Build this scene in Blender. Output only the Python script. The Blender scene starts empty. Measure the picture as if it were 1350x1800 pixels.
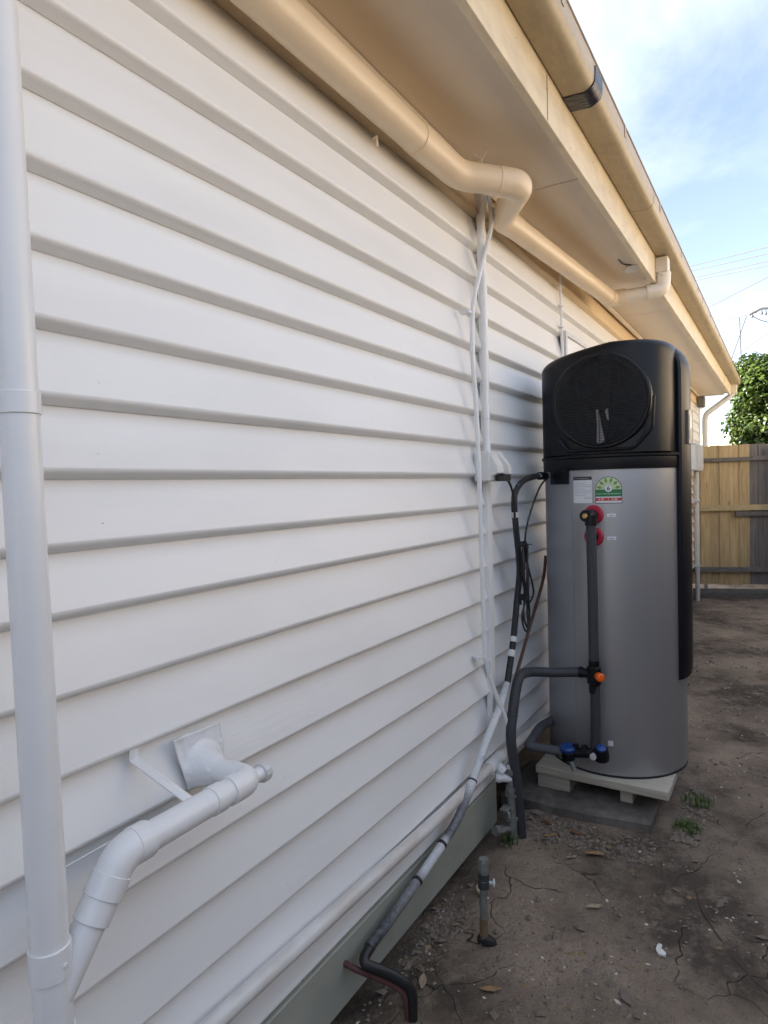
import bpy, bmesh, math, random
from mathutils import Vector, Matrix, noise as mnoise

random.seed(7)
scene = bpy.context.scene
COL = scene.collection
R = math.radians

# ------------------------------------------------------------------ camera
def setup_camera():
    yaw, pitch, roll = 0.549660, 0.037546, -0.028395
    fwd = Vector((math.cos(yaw) * math.cos(pitch), math.sin(yaw) * math.cos(pitch), -math.sin(pitch)))
    right = Vector((math.sin(yaw), -math.cos(yaw), 0))
    down = fwd.cross(right)
    c, s = math.cos(roll), math.sin(roll)
    r2 = c * right - s * down
    d2 = s * right + c * down
    cam = bpy.data.cameras.new('camera')
    o = bpy.data.objects.new('camera', cam)
    COL.objects.link(o)
    m = Matrix((r2, -d2, -fwd)).transposed().to_4x4()
    m.translation = Vector((0, -1.0, 1.40))
    o.matrix_world = m
    cam.sensor_fit = 'VERTICAL'
    cam.sensor_height = 24
    cam.lens = 1140.2 / 1800 * 24
    cam.clip_start = 0.02
    cam.clip_end = 2000
    scene.camera = o
setup_camera()

# ------------------------------------------------------------------ sky, sun, exposure
SUN_EL, SUN_AZ = R(30), math.atan2(0.86, -0.50)      # azimuth of the sun seen from the yard (behind the house)
def setup_light():
    w = bpy.data.worlds.new('World')
    scene.world = w
    w.use_nodes = True
    nt = w.node_tree
    nt.nodes.clear()
    N = nt.nodes.new
    L = nt.links.new
    out = N('ShaderNodeOutputWorld')
    bg = N('ShaderNodeBackground')
    bg.inputs['Strength'].default_value = 0.097
    sky = N('ShaderNodeTexSky')
    sky.sky_type = 'NISHITA'
    sky.sun_disc = False
    sky.sun_elevation = SUN_EL
    sky.sun_rotation = math.pi / 2 - SUN_AZ
    sky.air_density = 1.0
    sky.dust_density = 0.6
    tc = N('ShaderNodeTexCoord')
    sep = N('ShaderNodeSeparateXYZ')
    L(tc.outputs['Generated'], sep.inputs[0])
    add = N('ShaderNodeMath'); add.operation = 'ADD'; add.inputs[1].default_value = 0.22
    L(sep.outputs['Z'], add.inputs[0])
    mx = N('ShaderNodeMath'); mx.operation = 'MAXIMUM'; mx.inputs[1].default_value = 0.05
    L(add.outputs[0], mx.inputs[0])
    dx = N('ShaderNodeMath'); dx.operation = 'DIVIDE'
    dy = N('ShaderNodeMath'); dy.operation = 'DIVIDE'
    L(sep.outputs['X'], dx.inputs[0]); L(mx.outputs[0], dx.inputs[1])
    L(sep.outputs['Y'], dy.inputs[0]); L(mx.outputs[0], dy.inputs[1])
    comb = N('ShaderNodeCombineXYZ')
    L(dx.outputs[0], comb.inputs[0]); L(dy.outputs[0], comb.inputs[1])
    mp = N('ShaderNodeMapping')
    mp.inputs['Location'].default_value = (9, 6, 1)
    mp.inputs['Rotation'].default_value = (0, 0, R(25))
    mp.inputs['Scale'].default_value = (0.9, 1.5, 1)
    L(comb.outputs[0], mp.inputs[0])
    nz = N('ShaderNodeTexNoise')
    nz.inputs['Scale'].default_value = 1.3
    nz.inputs['Detail'].default_value = 7
    nz.inputs['Roughness'].default_value = 0.58
    nz.inputs['Distortion'].default_value = 0.35
    L(mp.outputs[0], nz.inputs['Vector'])
    ramp = N('ShaderNodeValToRGB')
    ramp.color_ramp.elements[0].position = 0.36
    ramp.color_ramp.elements[1].position = 0.60
    ramp.color_ramp.elements[0].color = (0.10, 0.10, 0.10, 1)
    ramp.color_ramp.elements[1].color = (0.97, 0.97, 0.97, 1)
    L(nz.outputs['Fac'], ramp.inputs[0])
    mix = N('ShaderNodeMix'); mix.data_type = 'RGBA'
    L(ramp.outputs[0], mix.inputs[0])
    wb = N('ShaderNodeMix'); wb.data_type = 'RGBA'; wb.blend_type = 'MULTIPLY'; wb.inputs[0].default_value = 1
    L(sky.outputs[0], wb.inputs[6]); wb.inputs[7].default_value = (0.84, 0.74, 0.73, 1)      # the camera's white balance on the blue
    L(wb.outputs[2], mix.inputs[6])
    mix.inputs[7].default_value = (CLOUD[0], CLOUD[1], CLOUD[2], 1)
    L(mix.outputs[2], bg.inputs['Color'])
    L(bg.outputs[0], out.inputs['Surface'])

    sd = bpy.data.lights.new('sun', 'SUN')
    sd.energy = 5.0
    sd.angle = R(0.6)
    sd.color = (1.0, 0.93, 0.82)
    so = bpy.data.objects.new('sun', sd)
    COL.objects.link(so)
    d = Vector((math.cos(SUN_AZ) * math.cos(SUN_EL), math.sin(SUN_AZ) * math.cos(SUN_EL), math.sin(SUN_EL)))
    so.rotation_euler = d.to_track_quat('Z', 'Y').to_euler()
    so.location = (-4, 8, 12)
    vs = scene.view_settings
    vs.view_transform = 'Standard'
    vs.look = 'None'
    vs.gamma = 1
    vs.use_curve_mapping = False
    vs.exposure = EXPOSURE
CLOUD = (2.32, 2.62, 3.14)
EXPOSURE = 2.3
setup_light()

# ------------------------------------------------------------------ materials
MATS = {}
def mat(name, base, rough=0.5, metal=0.0, var=0.0, vscale=8.0, stretch=(1, 1, 1), dark=None,
        bump=0.0, bscale=40.0, bstretch=None, spec=0.5, coat=0.0, detail=4.0, rvar=0.0):
    if name in MATS:
        return MATS[name]
    m = bpy.data.materials.new(name)
    MATS[name] = m
    m.use_nodes = True
    nt = m.node_tree
    b = nt.nodes['Principled BSDF']
    b.inputs['Base Color'].default_value = (*base, 1)
    b.inputs['Roughness'].default_value = rough
    b.inputs['Metallic'].default_value = metal
    b.inputs['Specular IOR Level'].default_value = spec
    b.inputs['Coat Weight'].default_value = coat
    N, L = nt.nodes.new, nt.links.new
    geo = N('ShaderNodeNewGeometry')
    if var > 0 or rvar > 0:
        mp = N('ShaderNodeMapping'); mp.inputs['Scale'].default_value = stretch
        L(geo.outputs['Position'], mp.inputs[0])
        nz = N('ShaderNodeTexNoise')
        nz.inputs['Scale'].default_value = vscale
        nz.inputs['Detail'].default_value = detail
        nz.inputs['Roughness'].default_value = 0.6
        L(mp.outputs[0], nz.inputs['Vector'])
        rp = N('ShaderNodeValToRGB')
        rp.color_ramp.elements[0].position = 0.32
        rp.color_ramp.elements[1].position = 0.68
        L(nz.outputs['Fac'], rp.inputs[0])
        if var > 0:
            mx = N('ShaderNodeMix'); mx.data_type = 'RGBA'
            dk = dark if dark else tuple(c * (1 - var) for c in base)
            mx.inputs[6].default_value = (*dk, 1)
            mx.inputs[7].default_value = (*base, 1)
            L(rp.outputs[0], mx.inputs[0])
            L(mx.outputs[2], b.inputs['Base Color'])
        if rvar > 0:
            mr = N('ShaderNodeMapRange')
            mr.inputs['To Min'].default_value = max(0.02, rough - rvar)
            mr.inputs['To Max'].default_value = min(1, rough + rvar)
            L(rp.outputs[0], mr.inputs[0])
            L(mr.outputs[0], b.inputs['Roughness'])
    if bump > 0:
        mp2 = N('ShaderNodeMapping'); mp2.inputs['Scale'].default_value = bstretch or stretch
        L(geo.outputs['Position'], mp2.inputs[0])
        n2 = N('ShaderNodeTexNoise')
        n2.inputs['Scale'].default_value = bscale
        n2.inputs['Detail'].default_value = 5
        L(mp2.outputs[0], n2.inputs['Vector'])
        bp = N('ShaderNodeBump')
        bp.inputs['Strength'].default_value = 1.0
        bp.inputs['Distance'].default_value = bump
        L(n2.outputs['Fac'], bp.inputs['Height'])
        L(bp.outputs[0], b.inputs['Normal'])
    return m

def weatherboard_paint():
    m = bpy.data.materials.new('white_house_paint')
    m.use_nodes = True
    nt = m.node_tree
    N, L = nt.nodes.new, nt.links.new
    b = nt.nodes['Principled BSDF']
    b.inputs['Roughness'].default_value = 0.42
    geo = N('ShaderNodeNewGeometry')
    oi = N('ShaderNodeObjectInfo')
    # per-board offset so that the grain does not repeat from board to board
    sc = N('ShaderNodeVectorMath'); sc.operation = 'SCALE'; sc.inputs[0].default_value = (13.7, 5.1, 9.3)
    L(oi.outputs['Random'], sc.inputs['Scale'])
    ad = N('ShaderNodeVectorMath'); ad.operation = 'ADD'
    L(geo.outputs['Position'], ad.inputs[0]); L(sc.outputs[0], ad.inputs[1])
    def tex(scale, stretch, detail=5, dist=0.0):
        mp = N('ShaderNodeMapping'); mp.inputs['Scale'].default_value = stretch
        L(ad.outputs[0], mp.inputs[0])
        n = N('ShaderNodeTexNoise'); n.inputs['Scale'].default_value = scale
        n.inputs['Detail'].default_value = detail
        n.inputs['Distortion'].default_value = dist
        L(mp.outputs[0], n.inputs['Vector'])
        return n
    grain = tex(22, (0.35, 6, 6), 6, 0.8)        # long wood grain showing through the paint
    mask = tex(2.2, (0.8, 1, 1), 2)
    lump = tex(14, (0.5, 1, 1), 3)               # brush lumps
    mm = N('ShaderNodeValToRGB'); mm.color_ramp.elements[0].position = 0.45; mm.color_ramp.elements[1].position = 0.72
    L(mask.outputs['Fac'], mm.inputs[0])
    g2 = N('ShaderNodeMath'); g2.operation = 'MULTIPLY'
    L(grain.outputs['Fac'], g2.inputs[0]); L(mm.outputs[0], g2.inputs[1])
    s2 = N('ShaderNodeMath'); s2.operation = 'MULTIPLY_ADD'; s2.inputs[1].default_value = 0.9
    L(lump.outputs['Fac'], s2.inputs[0]); L(g2.outputs[0], s2.inputs[2])
    bp = N('ShaderNodeBump'); bp.inputs['Distance'].default_value = 0.0011
    bp.inputs['Strength'].default_value = 0.9
    L(s2.outputs[0], bp.inputs['Height']); L(bp.outputs[0], b.inputs['Normal'])
    # faint grubbiness
    dirt = tex(3.0, (0.5, 1, 2), 6)
    rp = N('ShaderNodeValToRGB')
    rp.color_ramp.elements[0].position = 0.25; rp.color_ramp.elements[0].color = (0.78, 0.78, 0.775, 1)
    rp.color_ramp.elements[1].position = 0.55; rp.color_ramp.elements[1].color = (0.845, 0.845, 0.84, 1)
    L(dirt.outputs['Fac'], rp.inputs[0]); L(rp.outputs[0], b.inputs['Base Color'])
    MATS['white_house_paint'] = m
    return m

def soil_material():
    m = bpy.data.materials.new('bare_soil')
    m.use_nodes = True
    nt = m.node_tree
    N, L = nt.nodes.new, nt.links.new
    b = nt.nodes['Principled BSDF']
    b.inputs['Roughness'].default_value = 0.95
    b.inputs['Specular IOR Level'].default_value = 0.2
    geo = N('ShaderNodeNewGeometry')
    def nz(scale, detail=5, rough=0.6, dist=0.0):
        n = N('ShaderNodeTexNoise'); n.inputs['Scale'].default_value = scale
        n.inputs['Detail'].default_value = detail; n.inputs['Roughness'].default_value = rough
        n.inputs['Distortion'].default_value = dist
        L(geo.outputs['Position'], n.inputs['Vector'])
        return n
    def ramp(src, p0, p1, c0=(0, 0, 0, 1), c1=(1, 1, 1, 1)):
        r = N('ShaderNodeValToRGB')
        r.color_ramp.elements[0].position = p0; r.color_ramp.elements[1].position = p1
        r.color_ramp.elements[0].color = c0; r.color_ramp.elements[1].color = c1
        L(src, r.inputs[0])
        return r
    def mixc(fac, a, c):
        x = N('ShaderNodeMix'); x.data_type = 'RGBA'
        L(fac, x.inputs[0])
        for sock, v in ((x.inputs[6], a), (x.inputs[7], c)):
            if isinstance(v, tuple): sock.default_value = (*v, 1)
            else: L(v, sock)
        return x.outputs[2]
    big = nz(1.5, 6, 0.62)
    mid = nz(9, 6, 0.7)
    fine = nz(75, 4, 0.75)
    c = mixc(ramp(big.outputs['Fac'], 0.42, 0.63).outputs[0], (0.110, 0.085, 0.066), (0.37, 0.288, 0.218))
    c = mixc(ramp(mid.outputs['Fac'], 0.47, 0.70).outputs[0], c, (0.30, 0.237, 0.183))
    moss = nz(2.3, 5, 0.65)
    mo = ramp(moss.outputs['Fac'], 0.55, 0.72, (0, 0, 0, 1), (0.45, 0.45, 0.45, 1))
    c = mixc(mo.outputs[0], c, (0.16, 0.145, 0.10))
    spk = ramp(fine.outputs['Fac'], 0.28, 0.46, (0.55, 0.55, 0.55, 1), (0, 0, 0, 1))
    c = mixc(spk.outputs[0], c, (0.07, 0.056, 0.046))
    lite = ramp(fine.outputs['Fac'], 0.66, 0.72)
    c = mixc(lite.outputs[0], c, (0.42, 0.36, 0.31))
    # drying cracks on the bald patches
    warp = nz(3.5, 3, 0.5)
    wv = N('ShaderNodeVectorMath'); wv.operation = 'MULTIPLY_ADD'
    wv.inputs[1].default_value = (0.34, 0.34, 0.0)
    L(warp.outputs['Color'], wv.inputs[0]); L(geo.outputs['Position'], wv.inputs[2])
    vo = N('ShaderNodeTexVoronoi'); vo.feature = 'DISTANCE_TO_EDGE'; vo.inputs['Scale'].default_value = 3.6
    L(wv.outputs[0], vo.inputs['Vector'])
    cr = ramp(vo.outputs['Distance'], 0.0015, 0.0065, (1, 1, 1, 1), (0, 0, 0, 1))
    cm = nz(1.9, 3, 0.5)
    cmr = ramp(cm.outputs['Fac'], 0.50, 0.60)
    mul = N('ShaderNodeMath'); mul.operation = 'MULTIPLY'
    L(cr.outputs[0], mul.inputs[0]); L(cmr.outputs[0], mul.inputs[1])
    c = mixc(mul.outputs[0], c, (0.075, 0.060, 0.049))
    L(c, b.inputs['Base Color'])
    h1 = N('ShaderNodeMath'); h1.operation = 'MULTIPLY_ADD'; h1.inputs[1].default_value = 2.2
    L(mid.outputs['Fac'], h1.inputs[0]); L(fine.outputs['Fac'], h1.inputs[2])
    h2 = N('ShaderNodeMath'); h2.operation = 'MULTIPLY_ADD'; h2.inputs[1].default_value = -1.2
    L(mul.outputs[0], h2.inputs[0]); L(h1.outputs[0], h2.inputs[2])
    bp = N('ShaderNodeBump'); bp.inputs['Distance'].default_value = 0.014
    L(h2.outputs[0], bp.inputs['Height']); L(bp.outputs[0], b.inputs['Normal'])
    return m

def wood_material(name, c_light, c_dark, knots=True, axis='Z', rough=0.8):
    """timber with streaky grain along one axis, a tone of its own per object"""
    m = bpy.data.materials.new(name)
    MATS[name] = m
    m.use_nodes = True
    nt = m.node_tree
    N, L = nt.nodes.new, nt.links.new
    b = nt.nodes['Principled BSDF']
    b.inputs['Roughness'].default_value = rough
    geo = N('ShaderNodeNewGeometry'); oi = N('ShaderNodeObjectInfo')
    sc = N('ShaderNodeVectorMath'); sc.operation = 'SCALE'; sc.inputs[0].default_value = (11.3, 7.7, 5.9)
    L(oi.outputs['Random'], sc.inputs['Scale'])
    ad = N('ShaderNodeVectorMath'); ad.operation = 'ADD'
    L(geo.outputs['Position'], ad.inputs[0]); L(sc.outputs[0], ad.inputs[1])
    st = {'Z': (9, 9, 0.45), 'X': (0.45, 9, 9), 'Y': (9, 0.45, 9)}[axis]
    mp = N('ShaderNodeMapping'); mp.inputs['Scale'].default_value = st
    L(ad.outputs[0], mp.inputs[0])
    n = N('ShaderNodeTexNoise'); n.inputs['Scale'].default_value = 4.5; n.inputs['Detail'].default_value = 6
    n.inputs['Roughness'].default_value = 0.7; n.inputs['Distortion'].default_value = 0.9
    L(mp.outputs[0], n.inputs['Vector'])
    rp = N('ShaderNodeValToRGB'); rp.color_ramp.elements[0].position = 0.34; rp.color_ramp.elements[1].position = 0.66
    rp.color_ramp.elements[0].color = (*c_dark, 1); rp.color_ramp.elements[1].color = (*c_light, 1)
    L(n.outputs['Fac'], rp.inputs[0])
    col = rp.outputs[0]
    if knots:
        mp2 = N('ShaderNodeMapping'); s2 = {'Z': (1, 1, 0.42), 'X': (0.42, 1, 1), 'Y': (1, 0.42, 1)}[axis]
        mp2.inputs['Scale'].default_value = s2
        L(ad.outputs[0], mp2.inputs[0])
        v = N('ShaderNodeTexVoronoi'); v.inputs['Scale'].default_value = 4.6
        L(mp2.outputs[0], v.inputs['Vector'])
        r2 = N('ShaderNodeValToRGB'); r2.color_ramp.elements[0].position = 0.04; r2.color_ramp.elements[1].position = 0.16
        r2.color_ramp.elements[0].color = (0.8, 0.8, 0.8, 1); r2.color_ramp.elements[1].color = (0, 0, 0, 1)
        L(v.outputs['Distance'], r2.inputs[0])
        mx = N('ShaderNodeMix'); mx.data_type = 'RGBA'
        L(r2.outputs[0], mx.inputs[0]); L(col, mx.inputs[6])
        mx.inputs[7].default_value = (c_dark[0] * 0.45, c_dark[1] * 0.4, c_dark[2] * 0.4, 1)
        col = mx.outputs[2]
    hs = N('ShaderNodeHueSaturation')
    mr = N('ShaderNodeMapRange'); mr.inputs['To Min'].default_value = 0.82; mr.inputs['To Max'].default_value = 1.12
    L(oi.outputs['Random'], mr.inputs[0]); L(mr.outputs[0], hs.inputs['Value'])
    L(col, hs.inputs['Color']); L(hs.outputs[0], b.inputs['Base Color'])
    bp = N('ShaderNodeBump'); bp.inputs['Distance'].default_value = 0.002
    L(n.outputs['Fac'], bp.inputs['Height']); L(bp.outputs[0], b.inputs['Normal'])
    return m

def leaf_material(name, c1, c2):
    m = bpy.data.materials.new(name)
    m.use_nodes = True
    nt = m.node_tree
    N, L = nt.nodes.new, nt.links.new
    b = nt.nodes['Principled BSDF']
    b.inputs['Roughness'].default_value = 0.38
    geo = N('ShaderNodeNewGeometry')
    rp = N('ShaderNodeValToRGB')
    rp.color_ramp.elements[0].color = (*c1, 1); rp.color_ramp.elements[1].color = (*c2, 1)
    L(geo.outputs['Random Per Island'], rp.inputs[0])
    L(rp.outputs[0], b.inputs['Base Color'])
    tr = N('ShaderNodeBsdfTranslucent')
    L(rp.outputs[0], tr.inputs['Color'])
    mx = N('ShaderNodeMixShader'); mx.inputs[0].default_value = 0.35
    L(b.outputs[0], mx.inputs[1]); L(tr.outputs[0], mx.inputs[2])
    L(mx.outputs[0], nt.nodes['Material Output'].inputs['Surface'])
    return m

def sprayed_lagging():
    """black pipe lagging with white house paint sprayed over it on the stretch beside the boards"""
    m = bpy.data.materials.new('paint_sprayed_lagging')
    m.use_nodes = True
    nt = m.node_tree
    N, L = nt.nodes.new, nt.links.new
    b = nt.nodes['Principled BSDF']
    b.inputs['Roughness'].default_value = 0.55
    geo = N('ShaderNodeNewGeometry')
    sep = N('ShaderNodeSeparateXYZ'); L(geo.outputs['Position'], sep.inputs[0])
    mr = N('ShaderNodeMapRange'); mr.inputs['From Min'].default_value = 1.40; mr.inputs['From Max'].default_value = 2.45
    L(sep.outputs['X'], mr.inputs[0])
    r = N('ShaderNodeValToRGB')
    e = r.color_ramp.elements
    e[0].position = 0.0; e[0].color = (0.02,) * 3 + (1,)
    e[1].position = 1.0; e[1].color = (0.35,) * 3 + (1,)
    for p, v in ((0.06, 0.06), (0.16, 0.16), (0.28, 0.30), (0.32, 0.75), (0.44, 0.80), (0.47, 0.14), (0.60, 0.20), (0.65, 0.84), (0.93, 0.9)):
        x = e.new(p); x.color = (v, v, v, 1)
    L(mr.outputs[0], r.inputs[0])
    n = N('ShaderNodeTexNoise'); n.inputs['Scale'].default_value = 60; n.inputs['Detail'].default_value = 5
    n.inputs['Roughness'].default_value = 0.7
    L(geo.outputs['Position'], n.inputs['Vector'])
    k = N('ShaderNodeMath'); k.operation = 'MULTIPLY_ADD'; k.inputs[1].default_value = 0.55
    su = N('ShaderNodeMath'); su.operation = 'SUBTRACT'; su.inputs[1].default_value = 0.27; su.use_clamp = True
    L(n.outputs['Fac'], k.inputs[0]); L(r.outputs[0], k.inputs[2]); L(k.outputs[0], su.inputs[0])
    k = su
    mx = N('ShaderNodeMix'); mx.data_type = 'RGBA'
    mx.inputs[6].default_value = (0.030, 0.032, 0.040, 1); mx.inputs[7].default_value = (0.70, 0.72, 0.74, 1)
    L(k.outputs[0], mx.inputs[0]); L(mx.outputs[2], b.inputs['Base Color'])
    return m

def gutter_material():
    m = bpy.data.materials.new('weathered_gutter_enamel')
    m.use_nodes = True
    nt = m.node_tree
    N, L = nt.nodes.new, nt.links.new
    b = nt.nodes['Principled BSDF']
    b.inputs['Roughness'].default_value = 0.42
    geo = N('ShaderNodeNewGeometry')
    def nz(scale, st, d=6):
        mp = N('ShaderNodeMapping'); mp.inputs['Scale'].default_value = st
        L(geo.outputs['Position'], mp.inputs[0])
        n = N('ShaderNodeTexNoise'); n.inputs['Scale'].default_value = scale; n.inputs['Detail'].default_value = d
        n.inputs['Roughness'].default_value = 0.68
        L(mp.outputs[0], n.inputs['Vector'])
        r = N('ShaderNodeValToRGB'); r.color_ramp.elements[0].position = 0.42; r.color_ramp.elements[1].position = 0.70
        L(n.outputs['Fac'], r.inputs[0])
        return r.outputs[0]
    a = nz(7, (0.6, 2, 2)); c = nz(38, (0.7, 1, 1))
    m1 = N('ShaderNodeMix'); m1.data_type = 'RGBA'
    m1.inputs[6].default_value = (0.46, 0.385, 0.265, 1); m1.inputs[7].default_value = (0.37, 0.305, 0.205, 1)
    L(a, m1.inputs[0])
    sc = N('ShaderNodeMath'); sc.operation = 'MULTIPLY'; sc.inputs[1].default_value = 0.28
    L(c, sc.inputs[0])
    m2 = N('ShaderNodeMix'); m2.data_type = 'RGBA'; m2.inputs[7].default_value = (0.24, 0.185, 0.11, 1)
    L(sc.outputs[0], m2.inputs[0]); L(m1.outputs[2], m2.inputs[6])
    L(m2.outputs[2], b.inputs['Base Color'])
    return m

def flecked(name, base, fleck, thr=0.70, scale=46):
    m = mat(name, base, 0.62, bump=0.0008, bscale=90)
    nt = m.node_tree; N, L = nt.nodes.new, nt.links.new
    geo = N('ShaderNodeNewGeometry')
    n = N('ShaderNodeTexNoise'); n.inputs['Scale'].default_value = scale; n.inputs['Detail'].default_value = 2
    L(geo.outputs['Position'], n.inputs['Vector'])
    r = N('ShaderNodeValToRGB'); r.color_ramp.elements[0].position = thr; r.color_ramp.elements[1].position = thr + 0.02
    r.color_ramp.elements[0].color = (*base, 1); r.color_ramp.elements[1].color = (*fleck, 1)
    L(n.outputs['Fac'], r.inputs[0]); L(r.outputs[0], nt.nodes['Principled BSDF'].inputs['Base Color'])
    return m
M_WALL = weatherboard_paint()
M_SOIL = soil_material()
M_LAG = sprayed_lagging()
M_GUT = gutter_material()
M_PVC = mat('white_painted_pvc', (0.80, 0.805, 0.81), 0.27, var=0.05, vscale=5, bump=0.0006, bscale=30)
M_EAVEPIPE = mat('cream_painted_pvc', (0.83, 0.68, 0.49), 0.36, var=0.09, vscale=4, bump=0.0006, bscale=25)
M_FASCIA = mat('cream_fascia_paint', (0.80, 0.69, 0.50), 0.45, var=0.22, vscale=14, stretch=(0.4, 1, 1), bump=0.0012, bscale=60)
M_TOPBOARD = mat('cream_board_paint', (0.80, 0.62, 0.40), 0.45, var=0.05, vscale=5, bump=0.0008, bscale=30, bstretch=(0.3, 4, 4))
M_SOFFIT = mat('cream_soffit_paint', (0.80, 0.71, 0.585), 0.55, var=0.06, vscale=3, bump=0.0006, bscale=20)
M_PLINTH = mat('grey_green_plinth_paint', (0.42, 0.435, 0.375), 0.6, var=0.22, vscale=5, stretch=(0.6, 1, 1), bump=0.001, bscale=40)
M_DARK = mat('dark_underfloor', (0.035, 0.032, 0.03), 0.95)
M_GAP = mat('dark_gap_filler', (0.02, 0.02, 0.02), 0.9)
M_ROOF = mat('roof_steel', (0.35, 0.33, 0.30), 0.5, var=0.15, vscale=3)
M_TANK = mat('silver_grey_enamel', (0.40, 0.403, 0.418), 0.40, metal=0.65)
M_BLK = mat('black_plastic_casing', (0.005, 0.0055, 0.008), 0.36, spec=0.3)
M_BLKG = mat('black_gloss_cover', (0.005, 0.0055, 0.009), 0.40, spec=0.35)
M_FIN = mat('alloy_fins', (0.30, 0.30, 0.31), 0.35, metal=0.6)
M_FOAM = flecked('grey_pipe_lagging', (0.040, 0.042, 0.050), (0.4, 0.41, 0.42), 0.76)
M_CORD = mat('black_cable_sheath', (0.018, 0.018, 0.02), 0.45)
M_RED = mat('red_plastic_ring', (0.42, 0.012, 0.045), 0.4)
M_ORANGE = mat('orange_valve_cap', (0.85, 0.13, 0.01), 0.4)
M_BLUE = mat('blue_valve_handle', (0.010, 0.05, 0.22), 0.35)
M_BRASS = mat('tarnished_brass', (0.55, 0.36, 0.13), 0.35, metal=0.9)
M_GALV = mat('galvanised_fitting', (0.30, 0.305, 0.29), 0.55, metal=0.5, var=0.35, vscale=40, bump=0.001, bscale=120)
M_COPPER = mat('weathered_copper', (0.16, 0.085, 0.06), 0.5, metal=0.5, var=0.35, vscale=30)
M_RUSTRED = mat('dull_red_pipe', (0.13, 0.055, 0.05), 0.6, var=0.3, vscale=30)
M_CONC = mat('old_concrete', (0.17, 0.152, 0.135), 0.92, var=0.6, vscale=11, bump=0.004, bscale=45)
M_TAPE = mat('black_sealing_tape', (0.014, 0.015, 0.03), 0.28, bump=0.004, bscale=45, bstretch=(2.2, 0.5, 0.5))
M_ISO = mat('white_switch_plastic', (0.72, 0.72, 0.70), 0.35)
M_METER = mat('grey_meter_box_steel', (0.50, 0.53, 0.55), 0.45, var=0.1, vscale=6)
M_NEWWOOD = wood_material('fresh_pine', (0.58, 0.45, 0.25), (0.38, 0.26, 0.125))
M_OLDWOOD = wood_material('weathered_grey_timber', (0.235, 0.215, 0.20), (0.125, 0.11, 0.10))
M_NEWRAIL = wood_material('fresh_pine_rail', (0.56, 0.46, 0.26), (0.42, 0.32, 0.17), axis='Y', knots=False)
M_OLDRAIL = wood_material('weathered_grey_rail', (0.20, 0.18, 0.165), (0.105, 0.095, 0.085), axis='Y', knots=False)
M_DECK = wood_material('pale_treated_pine', (0.50, 0.46, 0.385), (0.38, 0.34, 0.275), axis='Y', knots=False)
M_LEAF = leaf_material('tree_leaves', (0.010, 0.030, 0.005), (0.105, 0.155, 0.022))
M_GRASS = leaf_material('grass_blades', (0.05, 0.11, 0.02), (0.14, 0.22, 0.05))
M_BARK = mat('tree_bark', (0.10, 0.075, 0.055), 0.9, var=0.4, vscale=14)
M_WIRE = mat('overhead_wire', (0.10, 0.10, 0.11), 0.6)
M_POLE = mat('hardwood_pole', (0.16, 0.13, 0.10), 0.9, var=0.3, vscale=10)

# ------------------------------------------------------------------ mesh helpers
class MB:
    def __init__(self):
        self.v = []; self.f = []; self.s = []
    def add(self, verts, faces, smooth=False):
        o = len(self.v)
        self.v += [Vector(p) for p in verts]
        self.f += [tuple(i + o for i in f) for f in faces]
        self.s += [smooth] * len(faces)
        return self
    def build(self, name, m, parent=None, props=None):
        me = bpy.data.meshes.new(name)
        off = parent_origin(parent)
        me.from_pydata([p - off for p in self.v], [], self.f)
        me.polygons.foreach_set('use_smooth', self.s)
        me.materials.append(m)
        me.update()
        bm = bmesh.new(); bm.from_mesh(me)
        bmesh.ops.recalc_face_normals(bm, faces=bm.faces)
        for e in bm.edges:                           # crisp socket lips and rims
            if len(e.link_faces) == 2 and e.link_faces[0].normal.angle(e.link_faces[1].normal, 0.0) > 0.62: e.smooth = False
        bm.to_mesh(me); bm.free()
        o = bpy.data.objects.new(name, me)
        COL.objects.link(o)
        if parent: o.parent = parent
        for k, v in (props or {}).items(): o[k] = v
        return o
def parent_origin(p):
    v = Vector((0, 0, 0))
    while p is not None:
        v += p.location; p = p.parent
    return v
def thing(name, label, cat, loc, group=None):
    o = bpy.data.objects.new(name, None)
    o.empty_display_size = 0.1
    COL.objects.link(o)
    o.location = loc
    o['label'] = label; o['category'] = cat
    if group: o['group'] = group
    return o
def props(label, cat, group=None):
    d = {'label': label, 'category': cat}
    if group: d['group'] = group
    return d
def A(x, y, z):                      # heights measured from eye level -> heights above the yard
    return Vector((x, y, z + 1.40))

def box(mb, lo, hi, ch=0.0, rot=None, org=None):
    """box with chamfered edges"""
    bm = bmesh.new()
    lo, hi = Vector(lo), Vector(hi)
    vs = [bm.verts.new((x, y, z)) for x in (lo.x, hi.x) for y in (lo.y, hi.y) for z in (lo.z, hi.z)]
    for q in ((0, 1, 3, 2), (4, 6, 7, 5), (0, 4, 5, 1), (2, 3, 7, 6), (0, 2, 6, 4), (1, 5, 7, 3)):
        bm.faces.new([vs[i] for i in q])
    if ch > 0:
        bmesh.ops.bevel(bm, geom=list(bm.edges), offset=ch, segments=1, affect='EDGES', profile=0.5)
    bm.verts.index_update()
    pts = [v.co.copy() for v in bm.verts]
    if rot is not None:
        org = Vector(org) if org is not None else (lo + hi) / 2
        pts = [rot @ (p - org) + org for p in pts]
    mb.add(pts, [tuple(v.index for v in f.verts) for f in bm.faces])
    bm.free()
    return mb

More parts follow.
